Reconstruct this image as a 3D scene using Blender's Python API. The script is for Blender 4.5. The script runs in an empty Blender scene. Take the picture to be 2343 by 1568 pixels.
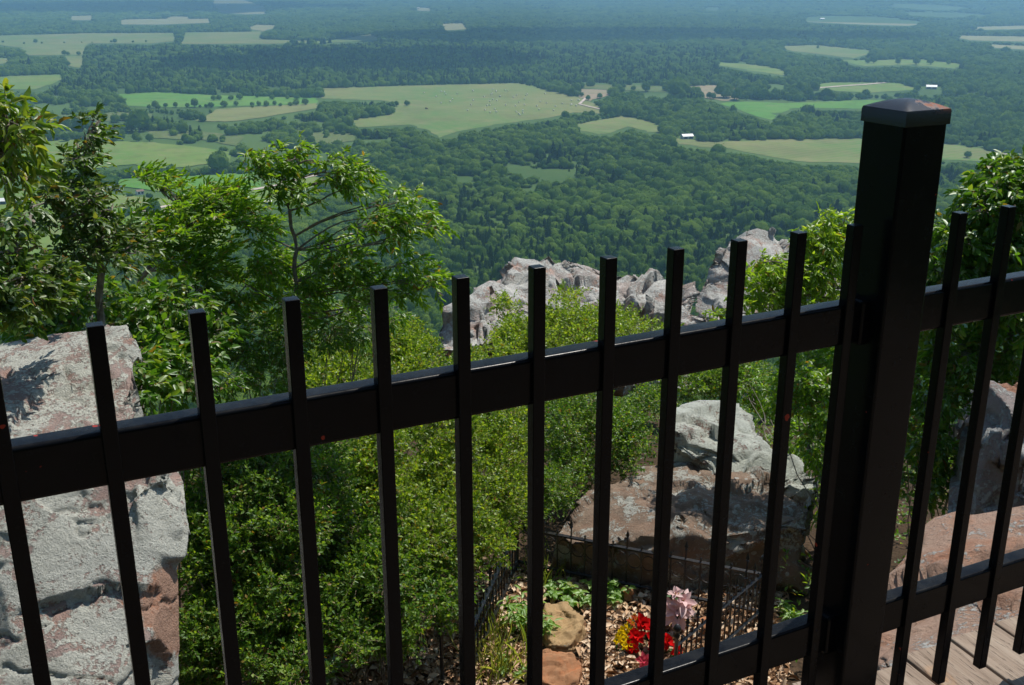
import bpy, bmesh, math, random
import numpy as np
from mathutils import Vector, Matrix
R_ = math.radians
rng = np.random.default_rng(7)
random.seed(7)
scn = bpy.context.scene
COL = scn.collection

# ------------------------------------------------------------------ camera
FPX, PITCH, ROLL = 2467.5, 0.329, -0.0019          # focal length in widths of 2342
cp, sp_ = math.cos(PITCH), math.sin(PITCH)
cr, sr = math.cos(ROLL), math.sin(ROLL)
F = np.array([0, cp, -sp_]); U0 = np.array([0, sp_, cp]); R0 = np.array([1., 0, 0])
RR = R0*cr + U0*sr; UU = -R0*sr + U0*cr
cam = bpy.data.cameras.new('camera'); camo = bpy.data.objects.new('camera', cam); COL.objects.link(camo)
cam.sensor_width = 36; cam.lens = 36*FPX/2342; cam.clip_start = 0.05; cam.clip_end = 60000
m = Matrix(((RR[0], UU[0], -F[0], 0), (RR[1], UU[1], -F[1], 0), (RR[2], UU[2], -F[2], 0), (0, 0, 0, 1)))
camo.matrix_world = m
scn.camera = camo
# ------------------------------------------------------------------ light
SUN = np.array([.323, .339, .883]); SUN = SUN/np.linalg.norm(SUN)
w = bpy.data.worlds.new("World"); scn.world = w; w.use_nodes = True
nt = w.node_tree
sky = nt.nodes.new('ShaderNodeTexSky'); sky.sky_type = 'NISHITA'; sky.sun_disc = False
sky.sun_elevation = math.asin(SUN[2]); sky.sun_rotation = math.atan2(SUN[0], SUN[1])
sky.altitude = 300; sky.air_density = 1.0; sky.dust_density = 1.0
nt.nodes['Background'].inputs[1].default_value = 0.075
nt.links.new(sky.outputs[0], nt.nodes['Background'].inputs[0])
sl = bpy.data.lights.new('sun', 'SUN'); sl.energy = 4.4; sl.angle = R_(0.53); sl.color = (1, .95, .87)
so = bpy.data.objects.new('sun', sl); COL.objects.link(so)
so.rotation_mode = 'QUATERNION'; so.rotation_quaternion = Vector(SUN.tolist()).to_track_quat('Z', 'Y')
scn.view_settings.view_transform = 'Standard'; scn.view_settings.look = 'None'
scn.view_settings.exposure = 0.3; scn.view_settings.gamma = 1
scn.render.engine = 'CYCLES'
scn.cycles.volume_bounces = 1
scn.cycles.max_bounces = 8; scn.cycles.transmission_bounces = 4; scn.cycles.transparent_max_bounces = 8
VAL = -240.0
HAZE_C = (.36, .67, 1.0, 1); HAZE_D = 1.2e-4

# ------------------------------------------------------------------ pixel -> point helpers (real distances)
def ray(x, y):
    u = (np.asarray(x, float)-1171)/FPX; v = (np.asarray(y, float)-784)/FPX
    return F + u[..., None]*RR - v[..., None]*UU
def P(x, y, d): return ray(x, y)*np.asarray(d, float)[..., None]
def PZ(x, y, z):
    r = ray(x, y); return r*(np.asarray(z, float)/r[..., 2])[..., None]
def proj(p):
    d = p@F; return 1171+FPX*(p@RR)/d, 784-FPX*(p@UU)/d

# ------------------------------------------------------------------ noise
_perm = np.concatenate([rng.permutation(256)]*2)
_grad = rng.normal(size=(256, 3)); _grad /= np.linalg.norm(_grad, axis=1)[:, None]
def unit(v): return v/(np.linalg.norm(v, axis=-1, keepdims=True)+1e-9)
def perlin(p):
    i = np.floor(p).astype(int); f = p-i; i &= 255
    t = f*f*f*(f*(f*6-15)+10); out = 0
    for dx in (0, 1):
        for dy in (0, 1):
            for dz in (0, 1):
                h = _perm[_perm[_perm[(i[:, 0]+dx) & 255]+((i[:, 1]+dy) & 255)]+((i[:, 2]+dz) & 255)]
                g = _grad[h]
                v = g[:, 0]*(f[:, 0]-dx)+g[:, 1]*(f[:, 1]-dy)+g[:, 2]*(f[:, 2]-dz)
                wx = t[:, 0] if dx else 1-t[:, 0]; wy = t[:, 1] if dy else 1-t[:, 1]; wz = t[:, 2] if dz else 1-t[:, 2]
                out = out+v*wx*wy*wz
    return out
def fbm(p, o=5, g=.5):
    a = 1.; s = 0; f = 1.
    for k in range(o): s = s+a*perlin(p*f+k*17.3); a *= g; f *= 2.03
    return s
def ridged(p, o=5, g=.5):
    a = 1.; s = 0; f = 1.
    for k in range(o): s = s+a*(1-2*np.abs(perlin(p*f+k*9.7))); a *= g; f *= 2.1
    return s

# ------------------------------------------------------------------ object helpers
def tag(o, label=None, cat=None, group=None, kind=None):
    if label: o['label'] = label
    if cat: o['category'] = cat
    if group: o['group'] = group
    if kind: o['kind'] = kind
    return o
def empty(name, loc=(0, 0, 0), rz=0, **k):
    o = bpy.data.objects.new(name, None); COL.objects.link(o); o.location = loc; o.rotation_euler[2] = rz
    o.empty_display_size = .1
    return tag(o, **k)
def obj(name, v, f, mat, parent=None, smooth=False, **k):
    me = bpy.data.meshes.new(name); v = np.asarray(v, float)
    if isinstance(f, np.ndarray):
        n, s = f.shape
        me.vertices.add(len(v)); me.vertices.foreach_set('co', v.ravel())
        me.loops.add(n*s); me.loops.foreach_set('vertex_index', f.ravel().astype(np.int32))
        me.polygons.add(n); me.polygons.foreach_set('loop_start', np.arange(0, n*s, s, dtype=np.int32))
        me.update(calc_edges=True)
    else:
        me.from_pydata([tuple(map(float, a)) for a in v], [], [tuple(int(i) for i in a) for a in f]); me.update()
    if smooth: me.polygons.foreach_set('use_smooth', np.ones(len(me.polygons), bool))
    for mm in (mat if isinstance(mat, (list, tuple)) else [mat]): me.materials.append(mm)
    o = bpy.data.objects.new(name, me); COL.objects.link(o)
    if parent is not None:
        o.parent = parent; 
        o.matrix_parent_inverse = Matrix.LocRotScale(parent.location, parent.rotation_euler, None).inverted()
    return tag(o, **k)
def copy_tree(o, parent=None):
    c = o.copy(); COL.objects.link(c); c.parent = parent
    for ch in list(o.children): copy_tree(ch, c)
    return c
class MB:
    def __init__(s): s.v = []; s.f = []; s.n = 0
    def add(s, v, f):
        s.v.append(np.asarray(v, float)); s.f += [tuple(int(i)+s.n for i in a) for a in f]; s.n += len(v); return s
    def box(s, c, half, ax=None, bev=0):
        """box centred c with half sizes along axes ax (3x3 rows); bevelled edges"""
        ax = np.eye(3) if ax is None else np.asarray(ax, float)
        bm = bmesh.new(); bmesh.ops.create_cube(bm, size=2)
        for v in bm.verts: v.co = Vector((v.co.x*half[0], v.co.y*half[1], v.co.z*half[2]))
        if bev: bmesh.ops.bevel(bm, geom=list(bm.edges), offset=bev, segments=3, affect='EDGES', profile=.5)
        bm.verts.index_update()
        v = np.array([x.co[:] for x in bm.verts])@ax+np.asarray(c); f = [[q.index for q in x.verts] for x in bm.faces]; bm.free()
        return s.add(v, f)
    def tube(s, pts, rad, n=6, cap=True):
        pts = np.asarray(pts, float); rad = np.broadcast_to(rad, (len(pts),)); k = len(pts)
        t = np.gradient(pts, axis=0); t /= np.linalg.norm(t, axis=1)[:, None]+1e-9
        a = np.cross(t, [0.13, .27, .95]); bad = np.linalg.norm(a, axis=1) < .2
        a[bad] = np.cross(t[bad], [1, 0, 0]); a /= np.linalg.norm(a, axis=1)[:, None]; b = np.cross(t, a)
        an = np.arange(n)*2*math.pi/n
        v = (pts[:, None]+rad[:, None, None]*(np.cos(an)[None, :, None]*a[:, None]+np.sin(an)[None, :, None]*b[:, None])).reshape(-1, 3)
        f = [(i*n+j, i*n+(j+1) % n, (i+1)*n+(j+1) % n, (i+1)*n+j) for i in range(k-1) for j in range(n)]
        if cap: f += [tuple(range(n))[::-1], tuple(range((k-1)*n, k*n))]
        return s.add(v, f)
    def lathe(s, prof, c, n=12, ax=(0, 0, 1)):
        pts = [np.asarray(c)+np.asarray(ax)*z for r, z in prof]
        an = np.arange(n)*2*math.pi/n
        v = np.array([[c[0]+r*math.cos(q), c[1]+r*math.sin(q), c[2]+z] for r, z in prof for q in an])
        f = [(i*n+j, i*n+(j+1) % n, (i+1)*n+(j+1) % n, (i+1)*n+j) for i in range(len(prof)-1) for j in range(n)]
        f += [tuple(range(n))[::-1], tuple(range((len(prof)-1)*n, len(prof)*n))]
        return s.add(v, f)
    def build(s, name, mat, parent=None, smooth=False, **k):
        return obj(name, np.concatenate(s.v), s.f, mat, parent, smooth, **k)

# ------------------------------------------------------------------ material helpers
class NB:
    def __init__(s, name):
        s.m = bpy.data.materials.new(name); s.m.use_nodes = True; s.t = s.m.node_tree; s.t.nodes.clear()
        s.out = s.t.nodes.new('ShaderNodeOutputMaterial')
    def n(s, ty, **k):
        x = s.t.nodes.new('ShaderNode'+ty)
        for a, b in k.items():
            if a.startswith('i_'):
                key = a[2:]; key = int(key) if key.isdigit() else key.replace('_', ' ')
                s.set(x.inputs[key], b)
            else: setattr(x, a, b)
        return x
    def set(s, inp, b):
        if isinstance(b, bpy.types.NodeSocket): s.t.links.new(b, inp)
        elif isinstance(b, bpy.types.Node): s.t.links.new(b.outputs[0], inp)
        else:
            if isinstance(b, tuple) and len(b) == 3 and len(inp.default_value) == 4: b = b+(1,)
            inp.default_value = b
    def pos(s, scale=None, obj=False):
        g = s.n('NewGeometry').outputs['Position']
        if scale is None: return g
        mp = s.n('Mapping'); s.set(mp.inputs[0], g); mp.inputs['Scale'].default_value = scale if isinstance(scale, tuple) else (scale,)*3
        return mp.outputs[0]
    def noise(s, scale, detail=4, rough=.55, vec=None, dist=0):
        x = s.n('TexNoise', i_Scale=scale, i_Detail=detail, i_Roughness=rough, i_Distortion=dist)
        s.set(x.inputs['Vector'], vec if vec is not None else s.pos()); return x.outputs[0]
    def vor(s, scale, vec=None, feat='F1', out=0):
        x = s.n('TexVoronoi', feature=feat, i_Scale=scale); s.set(x.inputs['Vector'], vec if vec is not None else s.pos()); return x.outputs[out]
    def ramp(s, fac, stops, mode='LINEAR'):
        r = s.n('ValToRGB'); s.set(r.inputs[0], fac); e = r.color_ramp.elements; r.color_ramp.interpolation = mode
        while len(e) < len(stops): e.new(.5)
        for q, (p, c) in zip(e, stops): q.position = p; q.color = (c if len(c) == 4 else c+(1,)) if isinstance(c, tuple) else (c, c, c, 1)
        return r.outputs[0]
    def mix(s, fac, a, b, mode='MIX'):
        x = s.n('MixRGB', blend_type=mode); s.set(x.inputs[0], fac); s.set(x.inputs[1], a); s.set(x.inputs[2], b); return x.outputs[0]
    def math(s, op, a, b=0.0, clamp=False):
        x = s.n('Math', operation=op); x.use_clamp = clamp; s.set(x.inputs[0], a); s.set(x.inputs[1], b); return x.outputs[0]
    def bump(s, h, strength=.5, dist=.01, nrm=None):
        x = s.n('Bump'); s.set(x.inputs['Height'], h); x.inputs['Strength'].default_value = strength; x.inputs['Distance'].default_value = dist
        if nrm is not None: s.set(x.inputs['Normal'], nrm)
        return x.outputs[0]
    def bsdf(s, col, rough=.8, nrm=None, spec=.3, metal=0):
        x = s.n('BsdfPrincipled'); s.set(x.inputs['Base Color'], col); s.set(x.inputs['Roughness'], rough)
        x.inputs['Specular IOR Level'].default_value = spec; x.inputs['Metallic'].default_value = metal
        if nrm is not None: s.set(x.inputs['Normal'], nrm)
        return x.outputs[0]
    def done(s, sh): s.t.links.new(sh, s.out.inputs[0]); return s.m

def simple(name, col, rough=.6, spec=.4, var=.25, nscale=20, metal=0):
    b = NB(name); c = b.mix(b.ramp(b.noise(nscale), [(.35, 0.), (.65, 1.)]), tuple(x*(1-var) for x in col), tuple(min(1, x*(1+var)) for x in col))
    return b.done(b.bsdf(c, rough, None, spec, metal))

def leaf_mat(name, c0, c1, c2, trans=.45, gloss=.10, rough=.45, tint=None):
    c0, c1, c2 = [tuple(min(.6, x*1.30) for x in q) for q in (c0, c1, c2)]; rough = max(rough, .5); trans += .10
    """per-leaf colour variation between three greens, light passes through"""
    b = NB(name); r = b.n('NewGeometry').outputs['Random Per Island']
    c = b.ramp(r, [(0., c0), (.5, c1), (.955, c2), (.965, (.30, .22, .06)), (1., (.26, .10, .04))])
    c = b.mix(b.ramp(b.noise(1.3, 3), [(.35, 0.), (.7, .55)]), c, tint or c2)
    d = b.n('BsdfDiffuse', i_Color=c)
    tc = b.mix(1.0, c, (1.5, 1.5, .40), 'MULTIPLY')
    t = b.n('BsdfTranslucent', i_Color=tc)
    g = b.n('BsdfGlossy', i_Color=(.8, .85, .8), i_Roughness=rough)
    m1 = b.n('MixShader', i_0=trans, i_1=d.outputs[0], i_2=t.outputs[0])
    fr = b.n('Fresnel', i_IOR=1.35)
    m2 = b.n('MixShader'); b.set(m2.inputs[0], b.math('MULTIPLY', fr.outputs[0], gloss*.8, True)); b.set(m2.inputs[1], m1.outputs[0]); b.set(m2.inputs[2], g.outputs[0])
    return b.done(m2.outputs[0])

def rock_mat(name, base, base2, lichen, cover=.5, pale=None, scale=1., orange=0.2, top=0., spots=0., patch=None):
    b = NB(name); pos = b.pos(scale)
    n1 = b.noise(1.2, 6, .6, pos); n2 = b.noise(7, 8, .62, pos); n3 = b.noise(38, 6, .65, pos)
    warped = b.noise(2.6, 8, .68, pos, .8)
    c = b.mix(b.ramp(n2, [(.3, 0.), (.7, 1.)]), base, base2)
    c = b.mix(b.math('MULTIPLY', b.ramp(b.noise(2.1, 6, .6, b.pos(scale*1.7)), [(.5, 0.), (.68, 1.)]), orange), c, (.52, .19, .08))
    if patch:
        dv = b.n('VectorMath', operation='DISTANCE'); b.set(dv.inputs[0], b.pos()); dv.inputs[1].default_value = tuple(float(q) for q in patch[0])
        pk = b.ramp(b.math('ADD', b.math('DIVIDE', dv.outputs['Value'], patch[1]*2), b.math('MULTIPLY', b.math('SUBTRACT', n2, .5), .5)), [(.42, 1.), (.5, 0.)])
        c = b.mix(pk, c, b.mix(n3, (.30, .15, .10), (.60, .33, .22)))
    # lichen: clustered crusty patches with broken edges
    nz = b.n('SeparateXYZ'); b.set(nz.inputs[0], b.n('NewGeometry').outputs['Normal'])
    lm = b.math('ADD', b.math('MULTIPLY', warped, .75), b.math('MULTIPLY', n3, .42))
    lm = b.math('ADD', lm, b.math('MULTIPLY', b.noise(14, 4, .7, pos), .25))
    lm = b.math('SUBTRACT', lm, b.math('MULTIPLY', b.ramp(nz.outputs[2], [(.45, 0.), (.85, 1.)]), top))
    t = .86-.30*cover
    lm = b.ramp(lm, [(t-.015, 0.), (t+.03, 1.)])
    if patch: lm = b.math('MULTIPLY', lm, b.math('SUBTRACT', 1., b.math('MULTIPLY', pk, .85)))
    lc = b.mix(b.ramp(n3, [(.3, 0.), (.75, 1.)]), tuple(x*.62 for x in lichen), lichen)
    lc = b.mix(b.ramp(n1, [(.4, 0.), (.65, .5)]), lc, (pale or (.55, .56, .52)))
    c = b.mix(lm, c, lc)
    if spots:
        vv = b.n('TexVoronoi', feature='F1', i_Scale=9.); b.set(vv.inputs['Vector'], b.mix(.06, pos, b.n('TexNoise', i_Scale=12.).outputs[1])); rr_ = b.n('SeparateColor'); b.set(rr_.inputs[0], vv.outputs[1])
        sm_ = b.math('LESS_THAN', vv.outputs[0], b.math('MULTIPLY', b.math('SUBTRACT', rr_.outputs[0], .45), spots)); c = b.mix(b.math('MULTIPLY', sm_, .8), c, (.50, .49, .44))
    # dark specks and black lichen
    dk = b.ramp(b.noise(19, 8, .75, b.pos(scale*.9)), [(.60, 0.), (.68, 1.)])
    c = b.mix(b.math('MULTIPLY', dk, .75), c, (.035, .034, .03))
    gr = b.noise(70, 5, .8, pos); h = b.math('ADD', b.math('MULTIPLY', n3, .7), b.math('MULTIPLY', gr, .9))
    c = b.mix(b.ramp(gr, [(.30, .40), (.44, 0.)]), c, (.06, .055, .05), 'MIX'); c = b.mix(b.ramp(b.noise(30, 5, .75, pos), [(.26, .35), (.40, 0.)]), c, (.10, .09, .075))
    h = b.math('ADD', h, b.math('MULTIPLY', lm, .35)); h = b.math('ADD', h, b.math('MULTIPLY', n2, 1.2))
    return b.done(b.bsdf(c, .92, b.bump(h, 1., .028/scale), .15))

# ------------------------------------------------------------------ TERRAIN
prof_r = np.array([0, 2.2, 3.0, 4.5, 6, 7.6, 9, 11, 14, 18, 22, 26, 32, 60, 150, 400, 700, 1000, 40000])
prof_z = np.array([-3.2, -3.3, -3.6, -4.6, -4.95, -5, -5.05, -5.3, -6.4, -7.6, -9, -14, -28, -70, -130, -205, -234, -240, -240])
def ground(x, y):
    r = np.hypot(x, y); z = np.interp(r, prof_r, prof_z)
    b = np.clip((1.0-y)/6.0, 0, 1)*np.clip(r/4, 0, 1); b = b*b*(3-2*b)
    bl = np.clip((-x-3.0)/6, 0, 1)*0
    z = z*(1-b)+(-2.0)*b
    p = np.stack([x, y, np.zeros_like(x)], -1).reshape(-1, 3)
    n = fbm(p*.9, 4).reshape(np.shape(x))*.12*np.clip(1-r/60, 0, 1)
    big = fbm(p/260+5, 3).reshape(np.shape(x))*22*np.clip((r-60)/200, 0, 1)*np.clip((900-r)/300, 0, 1)
    # hill on the right at the far edge of the plain, another beyond the left
    hx, hy = x-5600, y-11500
    hill = 520*np.exp(-((hx/2600)**2+(hy/2600)**2))
    hx, hy = x+3000, y-21000
    hill2 = 330*np.exp(-((hx/7000)**2+(hy/2500)**2))
    return z+n+big+hill+hill2
def build_ground():
    rs = np.concatenate([[.3], np.geomspace(1, 26, 90), np.geomspace(27, 1000, 70), np.geomspace(1050, 36000, 110)])
    an = np.concatenate([np.linspace(-50, 50, 241), np.linspace(52, 308, 90)])*math.pi/180
    A, Rr = np.meshgrid(an, rs); X = Rr*np.sin(A); Y = Rr*np.cos(A); Z = ground(X, Y)
    v = np.stack([X, Y, Z], -1).reshape(-1, 3); n = len(an)
    i, j = np.meshgrid(np.arange(len(rs)-1), np.arange(n), indexing='ij')
    f = np.stack([i*n+j, i*n+(j+1) % n, (i+1)*n+(j+1) % n, (i+1)*n+j], -1).reshape(-1, 4)[:, ::-1]
    b = NB('ground_soil')
    n1 = b.noise(3, 6); n2 = b.noise(26, 5, .7); far = b.noise(.004, 6, .6); fn = b.noise(.05, 5, .7)
    near = b.mix(b.ramp(n2, [(.35, 0.), (.65, 1.)]), (.035, .024, .015), (.10, .065, .04))
    near = b.mix(b.ramp(n1, [(.45, 0.), (.7, .6)]), near, (.03, .022, .014))
    sy = b.n('SeparateXYZ'); b.set(sy.inputs[0], b.pos()); near = b.mix(b.ramp(b.math('MULTIPLY', sy.outputs[1], -1.), [(.3, 0.), (1., 1.)]), near, (.035, .045, .018))
    valley = b.mix(b.ramp(far, [(.4, 0.), (.6, 1.)]), (.05, .10, .022), (.08, .14, .035))
    valley = b.mix(b.ramp(fn, [(.4, 0.), (.7, .5)]), valley, (.09, .12, .035))
    d = b.n('VectorMath', operation='LENGTH'); b.set(d.inputs[0], b.pos())
    k = b.ramp(b.math('DIVIDE', d.outputs['Value'], 100.), [(.25, 0.), (.5, 1.)])
    m = b.done(b.bsdf(b.mix(k, near, valley), .95, b.bump(n2, .8, .02), .1))
    o = obj('ground', v, f, m, None, True, kind='structure'); return o
build_ground()

# ---- fields: outlines as seen, laid on the plain as sheets
TAN, GRN, BRT, SCR, BARE, FAR = 'tan', 'grn', 'brt', 'scr', 'bare', 'far'
fields = [
 (TAN, 'hayfield', [(735,203),(960,196),(1185,191),(1262,210),(1330,226),(1375,246),(1392,262),(1312,258),(1270,268),(1200,277),(1140,286),(1060,299),(1005,317),(985,301),(940,286),(820,292),(800,276),(900,262),(905,240),(880,230),(780,228),(735,226)]),
 (TAN, 'hayfield', [(1310,287),(1420,266),(1490,279),(1530,300),(1480,304),(1440,290),(1400,304),(1370,308),(1320,297)]),
 (TAN, 'hayfield', [(1515,316),(1560,319),(1620,325),(1800,320),(1960,318),(2150,327),(2250,343),(2342,358),(2400,366),(2400,380),(2300,372),(2150,366),(1970,374),(1850,372),(1750,358),(1670,341),(1600,337),(1550,328)]),
 (BRT, 'pasture', [(1645,238),(1700,233),(1800,237),(1950,230),(2110,232),(1990,250),(1880,248),(1810,250),(1775,262),(1775,278),(1700,256)]),
 (GRN, 'pasture', [(1615,141),(1700,146),(1760,154),(1805,165),(1795,174),(1720,163),(1650,151)]),
 (TAN, 'hayfield', [(1780,106),(1870,104),(2005,118),(1955,134),(1880,126),(1800,116)]),
 (GRN, 'pasture', [(1895,139),(1960,139),(2100,136),(2225,150),(2180,157),(2080,149),(1980,152)]),
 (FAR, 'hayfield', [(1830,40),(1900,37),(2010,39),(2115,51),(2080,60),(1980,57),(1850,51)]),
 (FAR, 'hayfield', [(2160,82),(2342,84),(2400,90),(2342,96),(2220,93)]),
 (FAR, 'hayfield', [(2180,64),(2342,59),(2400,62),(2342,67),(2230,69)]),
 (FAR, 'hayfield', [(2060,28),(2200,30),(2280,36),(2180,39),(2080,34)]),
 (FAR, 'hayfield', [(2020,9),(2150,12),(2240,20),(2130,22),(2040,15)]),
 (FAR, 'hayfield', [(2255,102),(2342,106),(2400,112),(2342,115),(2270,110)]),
 (GRN, 'pasture', [(1820,202),(1900,189),(2060,191),(2105,206),(1990,214),(1900,208)]),
 (BARE, 'bare_field', [(1540,200),(1640,196),(1692,203),(1692,228),(1655,233),(1612,226),(1600,206)]),
 (BARE, 'bare_field', [(1320,204),(1395,207),(1390,220),(1345,232),(1325,222)]),
 (SCR, 'pasture', [(1240,196),(1400,194),(1540,199),(1520,212),(1400,206),(1300,202)]),
 (TAN, 'hayfield', [(-60,84),(0,82),(200,77),(405,76),(402,95),(340,101),(205,100),(190,127),(60,127),(50,110),(-60,98)]),
 (TAN, 'hayfield', [(420,75),(600,73),(603,91),(740,95),(850,79),(875,92),(760,99),(580,101),(410,101)]),
 (TAN, 'hayfield', [(-60,134),(30,134),(10,147),(-60,148)]),
 (TAN, 'hayfield', [(145,129),(196,129),(188,156),(152,152)]),
 (GRN, 'pasture', [(-60,182),(20,175),(150,171),(132,190),(80,206),(-60,206)]),
 (BRT, 'pasture', [(265,217),(360,212),(500,219),(725,225),(722,239),(640,242),(420,247),(300,244)]),
 (TAN, 'hayfield', [(500,250),(722,238),(740,247),(600,270),(520,280),(450,277)]),
 (SCR, 'pasture', [(120,265),(270,257),(350,262),(350,271),(250,279),(160,279)]),
 (GRN, 'pasture', [(45,321),(200,321),(350,327),(460,339),(525,350),(525,372),(430,383),(350,388),(300,378),(200,388),(60,398),(40,380)]),
 (BRT, 'pasture', [(265,412),(400,406),(500,401),(595,396),(590,442),(480,452),(380,441),(270,427)]),
 (GRN, 'pasture', [(-40,440),(130,431),(200,440),(330,455),(450,462),(720,400),(760,412),(560,490),(500,560),(-40,620)]),
 (SCR, 'pasture', [(330,298),(440,299),(560,315),(545,337),(470,322),(350,317)]),
 (SCR, 'pasture', [(665,297),(800,300),(822,322),(740,334),(685,324)]),
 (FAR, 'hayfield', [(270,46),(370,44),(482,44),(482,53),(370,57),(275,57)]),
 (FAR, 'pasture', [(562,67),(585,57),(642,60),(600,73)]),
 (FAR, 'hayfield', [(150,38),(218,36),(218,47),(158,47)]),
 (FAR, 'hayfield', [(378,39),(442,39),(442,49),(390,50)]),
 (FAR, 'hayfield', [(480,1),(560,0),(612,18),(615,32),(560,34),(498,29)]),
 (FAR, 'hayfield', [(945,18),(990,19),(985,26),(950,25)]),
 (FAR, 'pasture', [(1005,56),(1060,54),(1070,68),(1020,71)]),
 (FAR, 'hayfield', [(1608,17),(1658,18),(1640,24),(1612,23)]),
]
def field_mat(name, a, b2, c2, streak=True, fs=1.):
    b = NB(name); n1 = b.noise(.008*fs, 5, .6); n2 = b.noise(.12*fs, 5, .65)
    c = b.mix(b.ramp(n1, [(.38, 0.), (.62, 1.)]), a, b2)
    c = b.mix(b.ramp(n2, [(.45, 0.), (.7, .6)]), c, c2)
    pt = b.ramp(b.noise(.035*fs, 6, .7), [(.50, 0.), (.62, .55)]); c = b.mix(pt, c, tuple(x*.62 for x in b2)); pt2 = b.ramp(b.noise(.018*fs, 5, .7, b.pos((1., 2.5, 1.))), [(.55, 0.), (.68, .5)]); c = b.mix(pt2, c, (.27, .24, .12))
    if streak:
        mp = b.n('Mapping'); b.set(mp.inputs[0], b.pos()); mp.inputs['Rotation'].default_value = (0, 0, .95)
        wv = b.n('TexWave', i_Scale=.022, i_Distortion=1.2, i_Detail=2); b.set(wv.inputs[0], mp.outputs[0])
        c = b.mix(b.ramp(wv.outputs[1], [(.3, 0.), (.8, .40)]), c, (.22, .20, .10))
    return b.done(b.bsdf(c, .95, None, .1))
FM = {TAN: field_mat('hay_stubble', (.09, .19, .035), (.19, .215, .07), (.25, .215, .10), True, .4),
      GRN: field_mat('pasture_grass', (.11, .21, .035), (.17, .23, .055), (.20, .20, .08), False),
      BRT: field_mat('bright_grass', (.085, .23, .03), (.12, .24, .04), (.15, .22, .06), False),
      SCR: field_mat('rough_grass', (.10, .15, .04), (.15, .17, .06), (.05, .09, .025), False, 3.),
      'clr': field_mat('young_growth', (.06, .115, .026), (.09, .14, .035), (.13, .15, .05), False, 4.),
      BARE: field_mat('bare_soil', (.30, .23, .15), (.22, .21, .11), (.36, .27, .19), False),
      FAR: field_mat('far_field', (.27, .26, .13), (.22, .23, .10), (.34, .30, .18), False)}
cnt = 0
for kind, nm, pts in fields:
    a = np.array(pts, float); w3 = PZ(a[:, 0], a[:, 1], VAL)
    # small irregular edge: resample the outline
    out = []
    for i in range(len(w3)):
        p, q = w3[i], w3[(i+1) % len(w3)]
        for t in np.linspace(0, 1, 5)[:-1]: out.append(p+(q-p)*t)
    out = np.array(out); out[:, :2] += rng.normal(size=(len(out), 2))*np.clip(out[:, 1:2]*.0016, 0, 8)
    bm = bmesh.new(); vs = [bm.verts.new((x, y, VAL+.35+cnt*.02)) for x, y, z in out]; fc = bm.faces.new(vs)
    if fc.normal.z < 0: fc.normal_flip()
    bmesh.ops.triangulate(bm, faces=[fc]); me = bpy.data.meshes.new(nm); bm.to_mesh(me); bm.free(); me.materials.append(FM[kind])
    o = bpy.data.objects.new(nm, me); COL.objects.link(o); tag(o, kind='structure'); cnt += 1
# roads and pond
road_m = simple('gravel', (.50, .42, .36), .95, .1, .15, .05)
def road(px, wid, name='road'):
    a = np.array(px, float); c = PZ(a[:, 0], a[:, 1], VAL); c[:, 2] = VAL+1.4
    t = np.gradient(c, axis=0); n = np.stack([-t[:, 1], t[:, 0], 0*t[:, 0]], -1); n /= np.linalg.norm(n, axis=1)[:, None]
    v = np.concatenate([c+n*wid/2, c-n*wid/2]); k = len(c)
    obj(name, v, [(i, i+k, i+k+1, i+1) for i in range(k-1)], road_m, kind='structure')
road([(200,505),(330,485),(400,470),(470,458),(560,440),(640,425),(700,408),(740,400)], 8)
road([(330,478),(380,492),(430,500),(500,512)], 9, 'road')
road([(1830,206),(1880,202),(1930,198),(1975,195),(2030,190)], 14)
road([(1340,226),(1325,240),(1400,258),(1500,272)], 6, 'road')
road([(985,312),(975,330),(960,345),(900,360)], 7, 'road')
a = np.array([(1030,374),(1060,368),(1092,374),(1096,381),(1060,386),(1035,383)], float); w3 = PZ(a[:, 0], a[:, 1], VAL); w3[:, 2] = VAL+1.2
b = NB('pond_water'); pm = b.done(b.bsdf((.02, .025, .02), .08, None, .5))
obj('pond', w3, [tuple(range(6))], pm, kind='structure')

# ---- crowns for the far wood
def ico(sub):
    bm = bmesh.new(); bmesh.ops.create_icosphere(bm, subdivisions=sub, radius=1); bm.verts.index_update()
    v = np.array([x.co[:] for x in bm.verts]); f = np.array([[q.index for q in x.verts] for x in bm.faces]); bm.free(); return v, f
IV, IF = ico(3); IV2, IF2 = ico(2)
def crown_mat(name, a, b2, c2):
    b = NB(name); r = b.n('ObjectInfo').outputs['Random']
    reg = b.noise(.0035, 4, .6); c = b.mix(b.ramp(reg, [(.42, 0.), (.58, 1.)]), a, b2)
    c = b.mix(b.ramp(r, [(0., 0.), (.5, .15), (.8, .6), (1., 1.)]), c, c2)
    c = b.mix(b.ramp(b.noise(.02, 3, .6), [(.42, 0.), (.6, .6)]), c, c2)
    c = b.mix(b.ramp(b.noise(.9, 4, .7), [(.4, 0.), (.65, .5)]), c, tuple(x*.6 for x in a))
    d = b.n('BsdfDiffuse', i_Color=c, i_Roughness=1.); t = b.n('BsdfTranslucent', i_Color=b.mix(1., c, (1.2, 1.3, .6), 'MULTIPLY'))
    bp = b.bump(b.noise(1.1, 5, .75), 1., 1.0); b.set(d.inputs['Normal'], bp)
    return b.done(b.n('MixShader', i_0=.22, i_1=d.outputs[0], i_2=t.outputs[0]).outputs[0])
CM_H = crown_mat('hardwood_leaves', (.065, .15, .022), (.13, .24, .032), (.26, .38, .055))
CM_P = crown_mat('pine_needles', (.042, .090, .020), (.065, .125, .026), (.11, .18, .035))
bark = simple('bark', (.13, .10, .075), .9, .1, .35, 30)
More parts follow.
